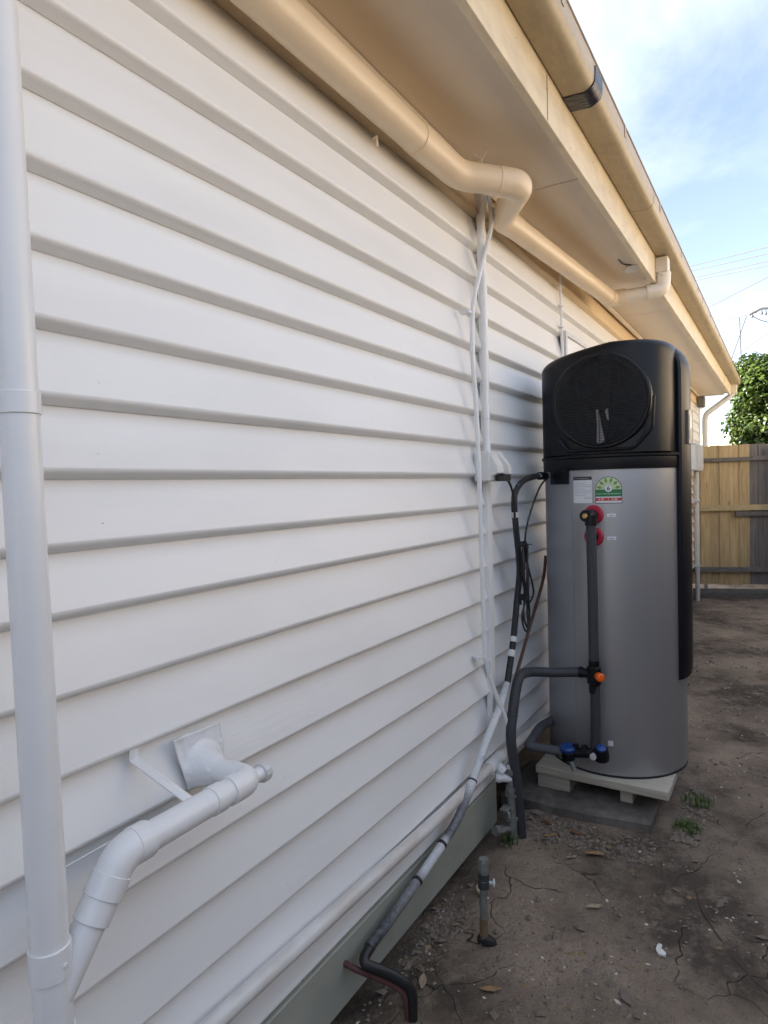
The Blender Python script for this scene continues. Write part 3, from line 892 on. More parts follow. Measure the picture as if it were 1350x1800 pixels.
# ------------------------------------------------------------------ services on the wall
def wall_services():
    # flat cover batten
    mb = MB(); box(mb, A(2.402, -0.012, -1.00), A(2.442, 0.012, 1.17), 0.002)
    mb.build('cover_batten', M_WALL, None, props('flat white batten running down the boards behind the conduit', 'batten'))
    t = thing('electrical_conduit', 'white round conduit dropping from the eaves to the isolator switch', 'conduit', A(2.375, -0.03, 0.1))
    y = -0.026
    mb = MB(); tube(mb, smooth([A(2.412, y, 1.195), A(2.395, y, 1.10), A(2.362, y, 1.00), A(2.348, y, 0.94), A(2.356, y, 0.86), A(2.366, y, 0.70), A(2.368, y, 0.40), A(2.367, y, 0.16)], 6), 0.0125, 16); mb.build('conduit', M_PVC, t)
    for z in (0.985, 0.30, 0.165):
        mb = MB(); ring(mb, A(2.367 if z < .5 else 2.357, y, z), A(2.367 if z < .5 else 2.350, y, z - 0.045), 0.0148, 16); mb.build('coupling', M_PVC, t)
    # isolator
    t = thing('isolator_switch', 'white weatherproof isolator switch with a black cable gland on the wall', 'switch', A(2.36, -0.04, 0.09))
    mb = MB(); box(mb, A(2.318, -0.058, 0.012), A(2.412, 0.010, 0.128), 0.006); mb.build('housing', M_ISO, t)
    mb = MB(); sweep_x(mb, [(-0.058, 1.40 + 0.130), (-0.058, 1.40 + 0.020), (-0.106, 1.40 + 0.040), (-0.100, 1.40 + 0.075)], [2.392, 2.424]); mb.build('hood', M_ISO, t)
    mb = MB(); sweep_x(mb, [(-0.056, 1.40 + 0.118), (-0.056, 1.40 + 0.030), (-0.086, 1.40 + 0.044), (-0.084, 1.40 + 0.07)], [2.322, 2.392]); mb.build('switch_cover', M_ISO, t)
    mb = MB(); box(mb, A(2.360, -0.104, 0.012), A(2.420, -0.060, 0.040), 0.005); mb.build('cable_gland', M_CORD, t)
    # gas line
    t = thing('gas_pipe', 'thin white painted gas pipe winding down the wall to the meter riser', 'pipe', A(2.28, -0.04, -0.2))
    pts = [A(2.400, -0.046, 1.195), A(2.400, -0.046, 1.11), A(2.412, -0.048, 1.04), A(2.398, -0.050, 0.985), A(2.352, -0.050, 0.905), A(2.288, -0.045, 0.785), A(2.246, -0.038, 0.68), A(2.238, -0.033, 0.60), A(2.240, -0.031, 0.47),
           A(2.258, -0.032, 0.30), A(2.262, -0.036, 0.08), A(2.272, -0.034, -0.12), A(2.281, -0.032, -0.35), A(2.285, -0.032, -0.55), A(2.288, -0.034, -0.66),
           A(2.318, -0.040, -0.75), A(2.355, -0.055, -0.84), A(2.385, -0.075, -0.93), A(2.390, -0.085, -1.00), A(2.388, -0.090, -1.075)]
    mb = MB(); tube(mb, smooth(pts, 6), 0.0088, 14); mb.build('pipe', M_PVC, t)
    for (x, z) in ((2.239, 0.635), (2.288, -0.655)):
        mb = MB(); ring(mb, A(x, -0.033, z + 0.008), A(x, -0.033, z - 0.008), 0.011, 12); box(mb, A(x - 0.030, -0.036, z - 0.006), A(x - 0.006, 0.006, z + 0.006), 0.002); mb.build('clip', M_PVC, t)
    # riser with tee and valve
    t = thing('gas_riser', 'stubby galvanised riser with nuts and a tee standing at the end of the plinth', 'riser', A(2.388, -0.09, -1.42))
    x, y = 2.388, -0.09
    mb = MB(); lathe(mb, A(x, y, -1.43), (0, 0, 1), [(0.021, 0), (0.021, 0.05), (0.019, 0.05), (0.019, 0.11), (0.017, 0.11), (0.017, 0.33), (0.012, 0.35), (0.0, 0.35)], 14); mb.build('riser_pipe', M_GALV, t)
    for z0, z1, r in ((-1.135, -1.115, 0.026), (-1.205, -1.188, 0.024), (-1.225, -1.213, 0.027), (-1.322, -1.308, 0.024)):
        mb = MB(); lathe(mb, A(x, y, z0), (0, 0, 1), [(0, 0), (r, 0), (r, z1 - z0), (0, z1 - z0)], 8, False); mb.build('nut', M_GALV, t)
    mb = MB(); lathe(mb, A(x, y, -1.116), (0, 0, 1), [(0.020, 0), (0.020, 0.014), (0.014, 0.020), (0.014, 0.045), (0.010, 0.048)], 6, False); mb.build('union_nut', M_ISO2, t)
    mb = MB(); tube(mb, [A(x, y, -1.155), A(x - 0.030, y + 0.055, -1.15)], 0.018, 12)
    ring(mb, A(x - 0.020, y + 0.035, -1.152), A(x - 0.028, y + 0.050, -1.15), 0.022, 8); mb.build('tee', M_PVC, t)
    mb = MB(); tube(mb, [A(x, y, -1.36), A(x - 0.055, y + 0.030, -1.345)], 0.013, 10); ring(mb, A(x - 0.05, y + 0.025, -1.347), A(x - 0.085, y + 0.04, -1.338), 0.019, 8)
    mb.build('side_valve', M_GALV, t)
    mb = MB(); lathe(mb, A(x - 0.03, y + 0.015, -1.295), (0.7, -0.7, 0), [(0.0, 0), (0.024, 0), (0.024, 0.010), (0.016, 0.014), (0.016, 0.010), (0, 0.010)], 10, False)
    box(mb, A(x - 0.055, y - 0.002, -1.272), A(x - 0.005, y + 0.03, -1.262), 0.002); mb.build('test_point', M_GALV, t)
    # horizontal galvanised pipe along the foot of the wall
    t = thing('water_pipe', 'long white painted pipe running along the foot of the wall', 'pipe', A(1.5, -0.03, -1.09))
    mb = MB(); tube(mb, [A(-1.5, -0.030, -1.035), A(0.9, -0.030, -1.058), A(1.9, -0.030, -1.095), A(2.31, -0.030, -1.098)], 0.0195, 20); mb.build('pipe', M_PIPEP, t)
    mb = MB(); tube(mb, [A(2.42, -0.030, -1.098), A(3.2, -0.030, -1.148), A(8.5, -0.03, -1.2)], 0.0185, 18); mb.build('pipe', M_PIPEP, t)
    mb = MB(); ring(mb, A(2.30, -0.030, -1.098), A(2.43, -0.030, -1.098), 0.0255, 12); ring(mb, A(2.365, -0.03, -1.098), A(2.372, -0.065, -1.13), 0.022, 10); mb.build('tee', M_PVC, t)
    # second thin cable, beside the heat pump, and the small framed opening behind it
    t = thing('wall_cable', 'thin white cable clipped down the boards above the heat pump', 'cable', A(3.47, -0.008, 0.9))
    mb = MB(); tube(mb, smooth([A(3.455, -0.05, 1.19), A(3.462, -0.012, 1.08), A(3.468, -0.010, 0.95), A(3.478, -0.010, 0.80), A(3.49, -0.010, 0.60)], 5), 0.0065, 10); mb.build('cable', M_PVC, t)
    for z in (1.03, 0.93, 0.82):
        mb = MB(); box(mb, A(3.452, -0.019, z), A(3.486, 0.004, z + 0.010), 0.002); mb.build('clip', M_PVC, t)
    t = thing('wall_hatch', 'small pale framed hatch on the boards half hidden behind the heat pump', 'hatch', A(3.75, -0.01, 0.7))
    mb = MB(); box(mb, A(3.53, -0.012, 0.52), A(3.95, 0.010, 0.80), 0.002); mb.build('panel', M_WALL, t)
    for lo, hi in (((3.515, -0.022, 0.51), (3.545, 0.010, 0.815)), ((3.545, -0.022, 0.79), (3.96, 0.010, 0.815))):
        mb = MB(); box(mb, A(*lo), A(*hi), 0.002); mb.build('frame', M_ISO2, t)
M_PIPEP = mat('scuffed_white_pipe_paint', (0.74, 0.74, 0.73), 0.35, var=0.25, vscale=16, stretch=(0.3, 1, 1), dark=(0.55, 0.50, 0.45))
wall_services()

# ------------------------------------------------------------------ black lines between tank and wall
def lagged_lines():
    t = thing('lagged_drain_line', 'black lagged pipe blotched with white paint slanting down the wall into the soil', 'pipe', A(1.9, -0.05, -1.1))
    pts = [A(2.440, -0.062, -0.795), A(2.366, -0.052, -0.885), A(2.258, -0.050, -0.955), A(2.15, -0.050, -1.03), A(2.055, -0.052, -1.094), A(1.948, -0.050, -1.150), A(1.764, -0.042, -1.200), A(1.560, -0.040, -1.232), A(1.420, -0.042, -1.244)]
    mb = MB(); tube(mb, smooth(pts, 8), [0.0150] * 0 + 0.0155 if False else 0.0150, 16); mb.build('pipe', M_LAG, t)
    for p, q in ((5, 6), (3, 4)):
        a = pts[p].lerp(pts[q], 0.45); b = pts[p].lerp(pts[q], 0.50)
        mb = MB(); ring(mb, a, b, 0.0168, 16); mb.build('tape_band', M_CORD, t)
    a, b = pts[6].lerp(pts[7], 0.30), pts[6].lerp(pts[7], 0.345)
    mb = MB(); ring(mb, a, b, 0.0168, 16); mb.build('tape_band', M_CORD, t)
    e = pts[-1]
    mb = MB(); tube(mb, fillet([e + Vector((0.03, 0, 0.003)), A(1.375, -0.045, -1.256), A(1.425, -0.100, -1.295), A(1.462, -0.150, -1.340), A(1.455, -0.152, -1.47)], [0.03, 0.03, 0.03], 6), 0.0142, 14); mb.build('pipe_end', M_CORD, t)
    mb = MB(); tube(mb, fillet([A(1.372, 0.02, -1.270), A(1.372, -0.03, -1.276), A(1.425, -0.098, -1.322), A(1.450, -0.135, -1.352), A(1.452, -0.145, -1.47)], 0.02, 5), 0.0085, 10); mb.build('tail_pipe', M_RUSTRED, t)
    for z in ((2.17, -0.052, -1.005), (2.045, -0.055, -1.075)):
        mb = MB(); lathe(mb, A(z[0], z[1] - 0.012, z[2] + 0.012), (0.3, -1, 0.4), [(0.004, 0), (0.004, 0.006), (0, 0.007)], 8); mb.build('screw', M_PVC, t)
    # black supply bundle from the heat pump down the wall
    t = thing('supply_line', 'black lagged supply line leaving the heat pump casing and dropping down the wall', 'pipe', A(2.58, -0.06, -0.4))
    pts = [A(2.86, -0.105, 0.032), A(2.76, -0.085, 0.030), A(2.66, -0.068, 0.012), A(2.585, -0.062, -0.028), A(2.560, -0.062, -0.075), A(2.572, -0.062, -0.17), A(2.600, -0.062, -0.30), A(2.605, -0.062, -0.38), A(2.570, -0.062, -0.48), A(2.515, -0.062, -0.64), A(2.440, -0.062, -0.795)]
    mb = MB(); tube(mb, smooth(pts, 7), 0.0128, 14); mb.build('pipe', flecked('paint_flecked_black', (0.016, 0.017, 0.02), (0.6, 0.61, 0.62), 0.72), t)
    mb = MB(); ring(mb, A(2.563, -0.062, -0.115), A(2.567, -0.062, -0.137), 0.0165, 12); mb.build('clip_band', M_ISO2, t)
    for a, b in (((2.52, -0.062, -0.625), (2.512, -0.062, -0.645)), ((2.497, -0.062, -0.675), (2.486, -0.062, -0.70))):
        mb = MB(); ring(mb, A(*a), A(*b), 0.0160, 12); mb.build('tape_band', M_ISO2, t)
    # power cord looped and tied to the bundle
    t = thing('looped_cable', 'black power cable looping from the isolator and tied to the supply line', 'cable', A(2.55, -0.07, -0.2))
    main = [A(2.392, -0.085, 0.020), A(2.440, -0.085, 0.010), A(2.490, -0.082, -0.035), A(2.512, -0.080, -0.11), A(2.522, -0.078, -0.20), A(2.545, -0.078, -0.30), A(2.556, -0.078, -0.42), A(2.570, -0.078, -0.50)]
    mb = MB(); tube(mb, smooth(main, 7), 0.0048, 8); mb.build('cord', M_CORD, t)
    up = [A(2.86, -0.115, 0.026), A(2.795, -0.10, -0.01), A(2.72, -0.09, -0.085), A(2.655, -0.080, -0.185), A(2.632, -0.078, -0.27), A(2.628, -0.078, -0.36)]
    mb = MB(); tube(mb, smooth(up, 7), 0.0042, 8); mb.build('cord', M_CORD, t)
    loops = [[(2.628, -0.24), (2.645, -0.32), (2.690, -0.42), (2.715, -0.475), (2.690, -0.505), (2.640, -0.500), (2.602, -0.455), (2.590, -0.36), (2.592, -0.25)],
             [(2.600, -0.24), (2.640, -0.36), (2.622, -0.47), (2.650, -0.55), (2.640, -0.605), (2.600, -0.60), (2.575, -0.55), (2.592, -0.46), (2.580, -0.30)],
             [(2.575, -0.26), (2.562, -0.38), (2.585, -0.47), (2.545, -0.54), (2.555, -0.60), (2.595, -0.605), (2.610, -0.53), (2.600, -0.40), (2.612, -0.25)]]
    for i, lp in enumerate(loops):
        mb = MB(); tube(mb, smooth([A(x, -0.083 - 0.006 * i + 0.004 * math.sin(k * 2 + i), z) for k, (x, z) in enumerate(lp)], 6), 0.0043, 8); mb.build('cord_loop', M_CORD, t)
    for z in (-0.252, -0.475):
        mb = MB(); ring(mb, A(2.600, -0.072, z + 0.004), A(2.602, -0.072, z - 0.004), 0.027, 12); mb.build('cable_tie', M_CORD, t)
        mb = MB(); tube(mb, [A(2.615, -0.095, z), A(2.655, -0.10, z - 0.006)], 0.002, 5); mb.build('tie_tail', M_CORD, t)
    # thin copper line behind the tank
    mb = MB(); tube(mb, smooth([A(3.05, -0.035, -0.35), A(2.985, -0.040, -0.458), A(2.79, -0.045, -0.62), A(2.62, -0.050, -0.76), A(2.545, -0.052, -0.83), A(2.50, -0.05, -0.93), A(2.49, -0.05, -1.2)], 6), 0.0075, 10)
    o = mb.build('copper_pipe', M_COPPER, None, props('thin brown copper pipe slanting up the wall behind the tank', 'pipe'))
lagged_lines()

# ------------------------------------------------------------------ heat pump
TX, TY, TR = 3.085, -0.343, 0.300
def cyl(az, r, z):
    return Vector((TX + r * math.cos(R(az)), TY + r * math.sin(R(az)), z + 1.40))
def patch(mb, az0, az1, z0, z1, r, n=8, th=0.0):
    vs, fs = [], []
    for i in range(n + 1):
        a = az0 + (az1 - az0) * i / n
        vs += [cyl(a, r, z0), cyl(a, r, z1)]
    fs = [(2 * i, 2 * i + 2, 2 * i + 3, 2 * i + 1) for i in range(n)]
    mb.add(vs, fs, True)
def text_on_tank(string, size, az, z, r, name, m, parent):
    cu = bpy.data.curves.new('letters', 'FONT')
    cu.body = string; cu.size = size; cu.align_x = 'CENTER'; cu.align_y = 'CENTER'
    cu.offset = size * 0.012
    to = bpy.data.objects.new('letters', cu)
    me = to.to_mesh()
    mb = MB()
    # az grows towards -Y, the reader's right
    mb.add([cyl(az + math.degrees(v.co.x / TR), r, z + v.co.y) for v in me.vertices], [tuple(p.vertices) for p in me.polygons])
    to.to_mesh_clear()
    bpy.data.objects.remove(to); bpy.data.curves.remove(cu)
    return mb.build(name, m, parent)

def heat_pump():
    t = thing('heat_pump_water_heater', 'tall silver hot water tank with a black fan unit on top', 'water heater', (TX, TY, 0.15))
    zb = -1.25
    # tank
    mb = MB()
    lathe(mb, A(TX, TY, zb), (0, 0, 1), [(0, 0.004), (TR - 0.010, 0.004), (TR - 0.004, 0.0), (TR - 0.001, 0.004), (TR, 0.012), (TR, 1.31), (0, 1.31)], 96)
    mb.build('tank', M_TANK, t)
    mb = MB(); lathe(mb, A(TX, TY, zb - 0.004), (0, 0, 1), [(TR - 0.03, 0.002), (TR - 0.002, 0.0), (TR + 0.0015, 0.003), (TR + 0.0015, 0.010), (TR - 0.002, 0.012)], 96); mb.build('base_rim', M_GAP, t)
    # folded vertical seam of the jacket
    mb = MB()
    vs = []
    for z in (zb + 0.012, 0.052):
        vs += [cyl(157.6, TR - 0.001, z), cyl(157.9, TR + 0.0020, z), cyl(158.9, TR + 0.0020, z), cyl(159.2, TR - 0.001, z)]
    mb.add(vs, [(0, 1, 5, 4), (1, 2, 6, 5), (2, 3, 7, 6)]); mb.build('seam', M_TANK, t)
    # casing: squared-off round section, rounded shoulder
    def section(az, z, s):
        a = R(az); c, sn = math.cos(a), math.sin(a)
        n = 3.3 if c < 0 else 2.1
        ax, ay = (0.286 if c < 0 else 0.298), 0.285
        k = (abs(c / ax) ** n + abs(sn / ay) ** n) ** (-1 / n)
        return k * s
    seg = 96
    mb = MB()
    rings = [(0.050, 1.0), (0.053, 1.003), (0.098, 1.003), (0.103, 1.024), (0.112, 1.026), (0.1149, 1.012), (0.118, 0.998), (0.40, 0.998), (0.47, 0.998), (0.530, 0.996), (0.548, 0.990), (0.563, 0.975), (0.574, 0.950), (0.581, 0.91), (0.585, 0.82), (0.588, 0.5), (0.589, 0.02)]
    vs = []
    for z, s in rings:
        for k in range(seg):
            az = 360 * k / seg
            rr = section(az, z, s)
            if z < 0.115: rr = TR * s + 0.006
            elif z < 0.2: rr = section(az, z, s)
            y = rr * math.sin(R(az))
            sag = (0.16 * max(0.0, y + 0.05) + 0.10 * y * y) * max(0, min(1, (z - 0.40) / 0.18)) ** 1.5
            # hollow scooped above the fan on the side that faces the camera
            d = 0.0
            if math.cos(R(az)) < 0:
                zz = (z - 0.515) / 0.05
                d = 0.012 * math.exp(-zz * zz) * max(0, min(1, (-y) / 0.15 + 0.4))
            vs.append(Vector((TX + rr * math.cos(R(az)) + d, TY + y, z - sag + 1.40)))
    fs = []
    for i in range(len(rings) - 1):
        for k in range(seg):
            k2 = (k + 1) % seg
            fs.append((i * seg + k, i * seg + k2, (i + 1) * seg + k2, (i + 1) * seg + k))
    mb.add(vs, fs, True)
    mb.build('casing', M_BLK, t)
    # fan opening in the flat front
    fx, fy, fz, fr = 2.7935, -0.358, 0.337, 0.184
    c = A(fx, fy, fz)
    fan = thing('fan_opening', '', '', c); del fan['label']; del fan['category']
    fan.parent = t; fan.location = c - t.location
    ax = Vector((-1, 0, 0))
    mb = MB(); lathe(mb, c + Vector((0.004, 0, 0)), ax, [(fr + 0.020, -0.020), (fr + 0.017, 0.002), (fr + 0.012, 0.007), (fr + 0.005, 0.008), (fr, 0.006), (fr - 0.002, 0.0)], 64); mb.build('rim', M_BLK, fan)
    mb = MB(); lathe(mb, c, ax, [(fr, -0.0005), (0.0, 0.0005)], 48, False); mb.build('back_plate', M_GAP, fan)
    # condenser fins and bracket glinting behind the bars, the fan blades
    mb = MB()
    mb.add([c + Vector((-0.0068, y, z)) for (y, z) in ((0.014, -0.181), (-0.022, -0.180), (-0.006, -0.10), (0.005, -0.024), (0.016, -0.022), (0.011, -0.10))], [(0, 1, 2, 3, 4, 5)])
    mb.add([c + Vector((-0.0025, y, z)) for (y, z) in ((-0.014, -0.01), (-0.032, -0.012), (-0.036, -0.085), (-0.028, -0.08))], [(0, 1, 2, 3)])
    mb.build('motor_bracket', M_FIN, fan)
    for k in range(5):
        a0 = k * 2 * math.pi / 5 + 0.35
        vs = []
        for i in range(9):
            rr = 0.045 + (fr - 0.06) * i / 8
            sw = 0.35 * (i / 8) ** 1.3
            for wdt, dp in ((-0.30, 0.0035), (0.0, 0.0055), (0.30, 0.0030)):
                a = a0 + sw + wdt * (0.7 + 0.5 * i / 8)
                vs.append(c + Vector((-dp, rr * math.sin(a), rr * math.cos(a))))
        fs = [(i * 3 + j, i * 3 + j + 1, i * 3 + j + 4, i * 3 + j + 3) for i in range(8) for j in range(2)]
        mb = MB(); mb.add(vs, fs, True); mb.build('fan_blade', M_BLK, fan)
    mb = MB(); lathe(mb, c, ax, [(0.048, 0), (0.046, 0.006), (0.03, 0.008), (0, 0.0085)], 24); mb.build('fan_hub', M_BLK, fan)
    # guard: fine level bars and bowed ribs
    mb = MB()
    nb = 54
    for i in range(nb):
        z = -fr + 2 * fr * (i + 0.5) / nb
        h = math.sqrt(max(0, fr * fr - z * z))
        p = []
        for k in range(9):
            y = -h + 2 * h * k / 8
            bul = 0.010 * (1 - (y * y + z * z) / fr / fr)
            p.append(c + Vector((-0.010 - bul, y, z)))
        tube(mb, p, 0.0011, 4, False)
    mb.build('guard_bars', mat('dark_grey_wire', (0.035, 0.036, 0.04), 0.35), fan, {'kind': 'stuff'})
    for u in (-0.86, -0.60, -0.32, 0.0, 0.32, 0.60, 0.86):
        p = []
        for k in range(17):
            z = -1 + 2 * k / 16
            y = u * math.sqrt(max(0, 1 - z * z)) * (0.72 + 0.28 * abs(z))
            bul = 0.010 * max(0, 1 - y * y - z * z)
            p.append(c + Vector((-0.0125 - bul, y * fr, z * fr)))
        mb = MB(); tube(mb, p, 0.0014, 6, False); mb.build('guard_rib', M_BLK, fan)
    # squared lower frame edge around the fan
    mb = MB()
    prof = [(-0.165, -0.213), (0.13, -0.213), (0.175, -0.165)]
    pts = [c + Vector((-0.006, -y, z)) for (y, z) in ((-0.175, -0.150), (-0.135, -0.205), (0.135, -0.205), (0.205, -0.13), (0.212, 0.0))]
    tube(mb, fillet(pts, 0.02, 4), 0.006, 8); mb.build('frame_edge', M_BLK, fan)
    def shoulder(z):
        q = max(0.0, min(1.0, (z - 0.455) / 0.119))
        return 1 - math.sqrt(max(0.0, 1 - q * q))
    # side cover strip facing the yard, rounded over at the top
    mb = MB()
    sec = [(250.0, TR - 0.012), (250.0, TR + 0.012), (251.5, TR + 0.020), (256, TR + 0.0245), (266, TR + 0.026), (276, TR + 0.026), (288, TR + 0.0245), (293, TR + 0.018), (294.5, TR + 0.008), (294.5, TR - 0.012)]
    zs = [-0.865, -0.855, -0.82, -0.6, 0.05, 0.35, 0.46, 0.495, 0.525, 0.548, 0.563, 0.572]
    sh = [0.0, 0.9, 1.0, 1.0, 1.0, 1.0, 1.0, 1.0, 1.0, 1.0, 1.0, 1.0]
    vs = []
    for z, s in zip(zs, sh):
        for i, (az, r) in enumerate(sec):
            rr = TR - 0.012 + (r - TR + 0.012) * max(s, 0)
            rr -= 0.085 * shoulder(z)
            zz = z + (0.02 * (i / 9) if z < -0.8 else 0)
            vs.append(cyl(az, rr, zz))
    n = len(sec); fs = []
    for i in range(len(zs) - 1):
        for k in range(n - 1):
            fs.append((i * n + k, i * n + k + 1, (i + 1) * n + k + 1, (i + 1) * n + k))
    mb.add(vs, fs, True); cover = mb.build('side_cover', M_BLKG, t)
    # control panel on the cover
    mb = MB(); patch(mb, 258.5, 274, 0.150, 0.292, TR + 0.034, 4)
    patch(mb, 258.5, 258.51, 0.150, 0.292, TR + 0.034, 1)
    vs = [cyl(258.5, TR + 0.02, 0.150), cyl(258.5, TR + 0.034, 0.150), cyl(258.5, TR + 0.034, 0.292), cyl(258.5, TR + 0.02, 0.292)]
    mb.add(vs, [(0, 1, 2, 3)])
    vs = [cyl(258.5, TR + 0.02, 0.292), cyl(258.5, TR + 0.034, 0.292), cyl(274, TR + 0.034, 0.292), cyl(274, TR + 0.02, 0.292)]
    mb.add(vs, [(0, 1, 2, 3)])
    cp = mb.build('control_panel', mat('grey_control_panel', (0.16, 0.155, 0.145), 0.3), t)
    mb = MB(); patch(mb, 260.5, 266, 0.215, 0.275, TR + 0.0352, 3); mb.build('display', mat('pale_display', (0.42, 0.45, 0.46), 0.15), cp)
    mb = MB(); patch(mb, 260.5, 266, 0.168, 0.208, TR + 0.0352, 3); mb.build('key_pad', mat('olive_keypad', (0.25, 0.24, 0.20), 0.3), cp)
    # cable entry block at the wall side
    mb = MB()
    vs = []
    for z in (-0.008, 0.058):
        for az in (134, 140, 146, 152, 155.5):
            vs.append(cyl(az, TR + 0.010, z))
        for az in (155.5, 152, 146, 140, 134):
            vs.append(cyl(az, TR - 0.01, z))
    fs = [(k, (k + 1) % 10, 10 + (k + 1) % 10, 10 + k) for k in range(10)] + [tuple(reversed(range(10))), tuple(range(10, 20))]
    mb.add(vs, fs); mb.build('cable_entry', M_BLK, t)
    mb = MB(); ring(mb, A(2.845, -0.10, 0.032), A(2.80, -0.092, 0.032), 0.018, 14); mb.build('cable_gland', M_BLK, t)

    # ---- stickers
    white = mat('sticker_white', (0.72, 0.74, 0.76), 0.4)
    ink = mat('sticker_black', (0.02, 0.02, 0.022), 0.4)
    grey = mat('sticker_grey_print', (0.36, 0.38, 0.42), 0.4)
    green = mat('sticker_green', (0.015, 0.17, 0.055), 0.4)
    pale = mat('sticker_pale_green', (0.50, 0.62, 0.36), 0.4)
    red = mat('sticker_red', (0.52, 0.035, 0.03), 0.4)
    leafg = mat('sticker_leaf_green', (0.16, 0.26, 0.07), 0.4)
    e = 0.0008
    z1, z0 = 0.022, -0.090
    s1 = MB(); patch(s1, 160.2, 176.0, z0, z1, TR + e); s1 = s1.build('rating_sticker', white, t, {'label': 'white printed rating sticker with a black heading bar'})
    mb = MB(); patch(mb, 160.2, 176.0, z1 - 0.014, z1, TR + 2 * e); mb.build('heading_bar', ink, s1)
    mb = MB(); 
    a = 161.5
    while a < 174.0:
        w = random.uniform(0.5, 1.4); patch(mb, a, a + w, z1 - 0.009, z1 - 0.006, TR + 3 * e, 1); a += w + 0.4
    mb.build('heading_print', grey, s1)
    mb = MB()
    for k, z in enumerate((-0.004, -0.012, -0.020, -0.030, -0.038, -0.046, -0.056)):
        a = 161.3
        lim = 174.8 if k % 3 else 170
        while a < lim:
            w = random.uniform(0.5, 1.9); patch(mb, a, a + w, z - 0.0012, z + 0.0012, TR + 2 * e, 1); a += w + random.uniform(0.25, 0.7)
    a = 169.5
    while a < 174.8:
        w = random.uniform(0.4, 1.2); patch(mb, a, a + w, -0.070, -0.0665, TR + 2 * e, 1); a += w + 0.3
    mb.build('small_print', grey, s1)
    # energy style sticker: half round over a band
    zc = -0.034; rad_deg = 10.1; rad = math.radians(rad_deg) * TR; azc = 188.8
    def fan_shape(k, lo, r, first=None):
        mb = MB(); n = 28
        vs = [cyl(azc, r, zc if first is None else first)]
        for i in range(n + 1):
            th = math.pi * i / n
            vs.append(cyl(azc + rad_deg * k * math.cos(th), r, zc + rad * k * math.sin(th)))
        mb.add(vs, [(0, i + 1, i + 2) for i in range(n)])
        if lo is not None:
            vs = []
            for i in range(9):
                a = azc - rad_deg * k + 2 * rad_deg * k * i / 8
                vs += [cyl(a, r, lo), cyl(a, r, zc)]
            mb.add(vs, [(2 * i, 2 * i + 2, 2 * i + 3, 2 * i + 1) for i in range(8)])
        return mb
    s2 = fan_shape(1.0, -0.092, TR + e).build('efficiency_sticker', ink, t, {'label': 'half round green and white efficiency sticker marked 6'})
    fan_shape(0.955, -0.0895, TR + 2 * e).build('sticker_face', white, s2)
    fan_shape(0.955, None, TR + 3 * e).build('sticker_arch', pale, s2)
    mb = MB(); patch(mb, azc - 9.6, azc + 9.6, -0.063, -0.034, TR + 4 * e); mb.build('green_band', green, s2)
    mb = MB()
    a = azc - 9.0
    while a < azc + 8.6:
        w = random.uniform(0.35, 1.1); patch(mb, a, a + w, -0.0535, -0.0505, TR + 5 * e, 1); a += w + 0.3
    mb.build('band_print', mat('sticker_band_print', (0.45, 0.62, 0.50), 0.4), s2)
    mb = MB(); patch(mb, azc - 9.6, azc + 9.6, -0.081, -0.069, TR + 3 * e); mb.build('red_band', red, s2)
    mb = MB()
    for a, w in ((-7.6, 1.2), (-5.6, 2.0), (-0.4, 0.5), (2.5, 1.0), (4.3, 2.2)):
        patch(mb, azc + a, azc + a + w, -0.078, -0.072, TR + 4 * e, 2)
    mb.build('red_print', mat('sticker_pink_print', (0.72, 0.50, 0.48), 0.4), s2)
    mb = MB()
    for k in range(6):
        th = math.pi * (0.06 + 0.88 * k / 5)
        d = Vector((math.cos(th), math.sin(th))); nrm = Vector((-d.y, d.x))
        base = d * rad * 0.50; L = rad * 0.40; W = rad * 0.105
        P = [base, base + d * L * 0.35 + nrm * W, base + d * L * 0.7 + nrm * W * 0.8, base + d * L, base + d * L * 0.7 - nrm * W * 0.8, base + d * L * 0.35 - nrm * W]
        mb.add([cyl(azc + math.degrees(p.x / TR), TR + 4 * e, zc + 0.002 + p.y) for p in P], [(0, 1, 2, 3, 4, 5)])
    mb.build('leaf_marks', leafg, s2)
    mb = MB()
    vs = [cyl(azc, TR + 5 * e, zc + 0.004)] + [cyl(azc + math.degrees(0.0145 * math.cos(2 * math.pi * i / 20) / TR), TR + 5 * e, zc + 0.004 + 0.0145 * math.sin(2 * math.pi * i / 20)) for i in range(20)]
    mb.add(vs, [(0, i + 1, (i + 1) % 20 + 1) for i in range(20)]); mb.build('number_disc', white, s2)
    text_on_tank('6', 0.026, azc, zc + 0.004, TR + 6 * e, 'number', ink, s2)
    for z, w in ((-0.140, 2.6), (-0.236, 4.0)):
        mb = MB(); patch(mb, 187.2, 194.0, z - 0.008, z + 0.006, TR + e, 3); tg = mb.build('port_tag', white, t)
        mb = MB(); patch(mb, 190.6 - w / 2, 190.6 + w / 2, z - 0.004, z - 0.0005, TR + 2 * e, 2); mb.build('tag_print', grey, tg)
    # ---- ports and lagged pipework on the front
    d = Vector((-0.997, 0.07, 0))
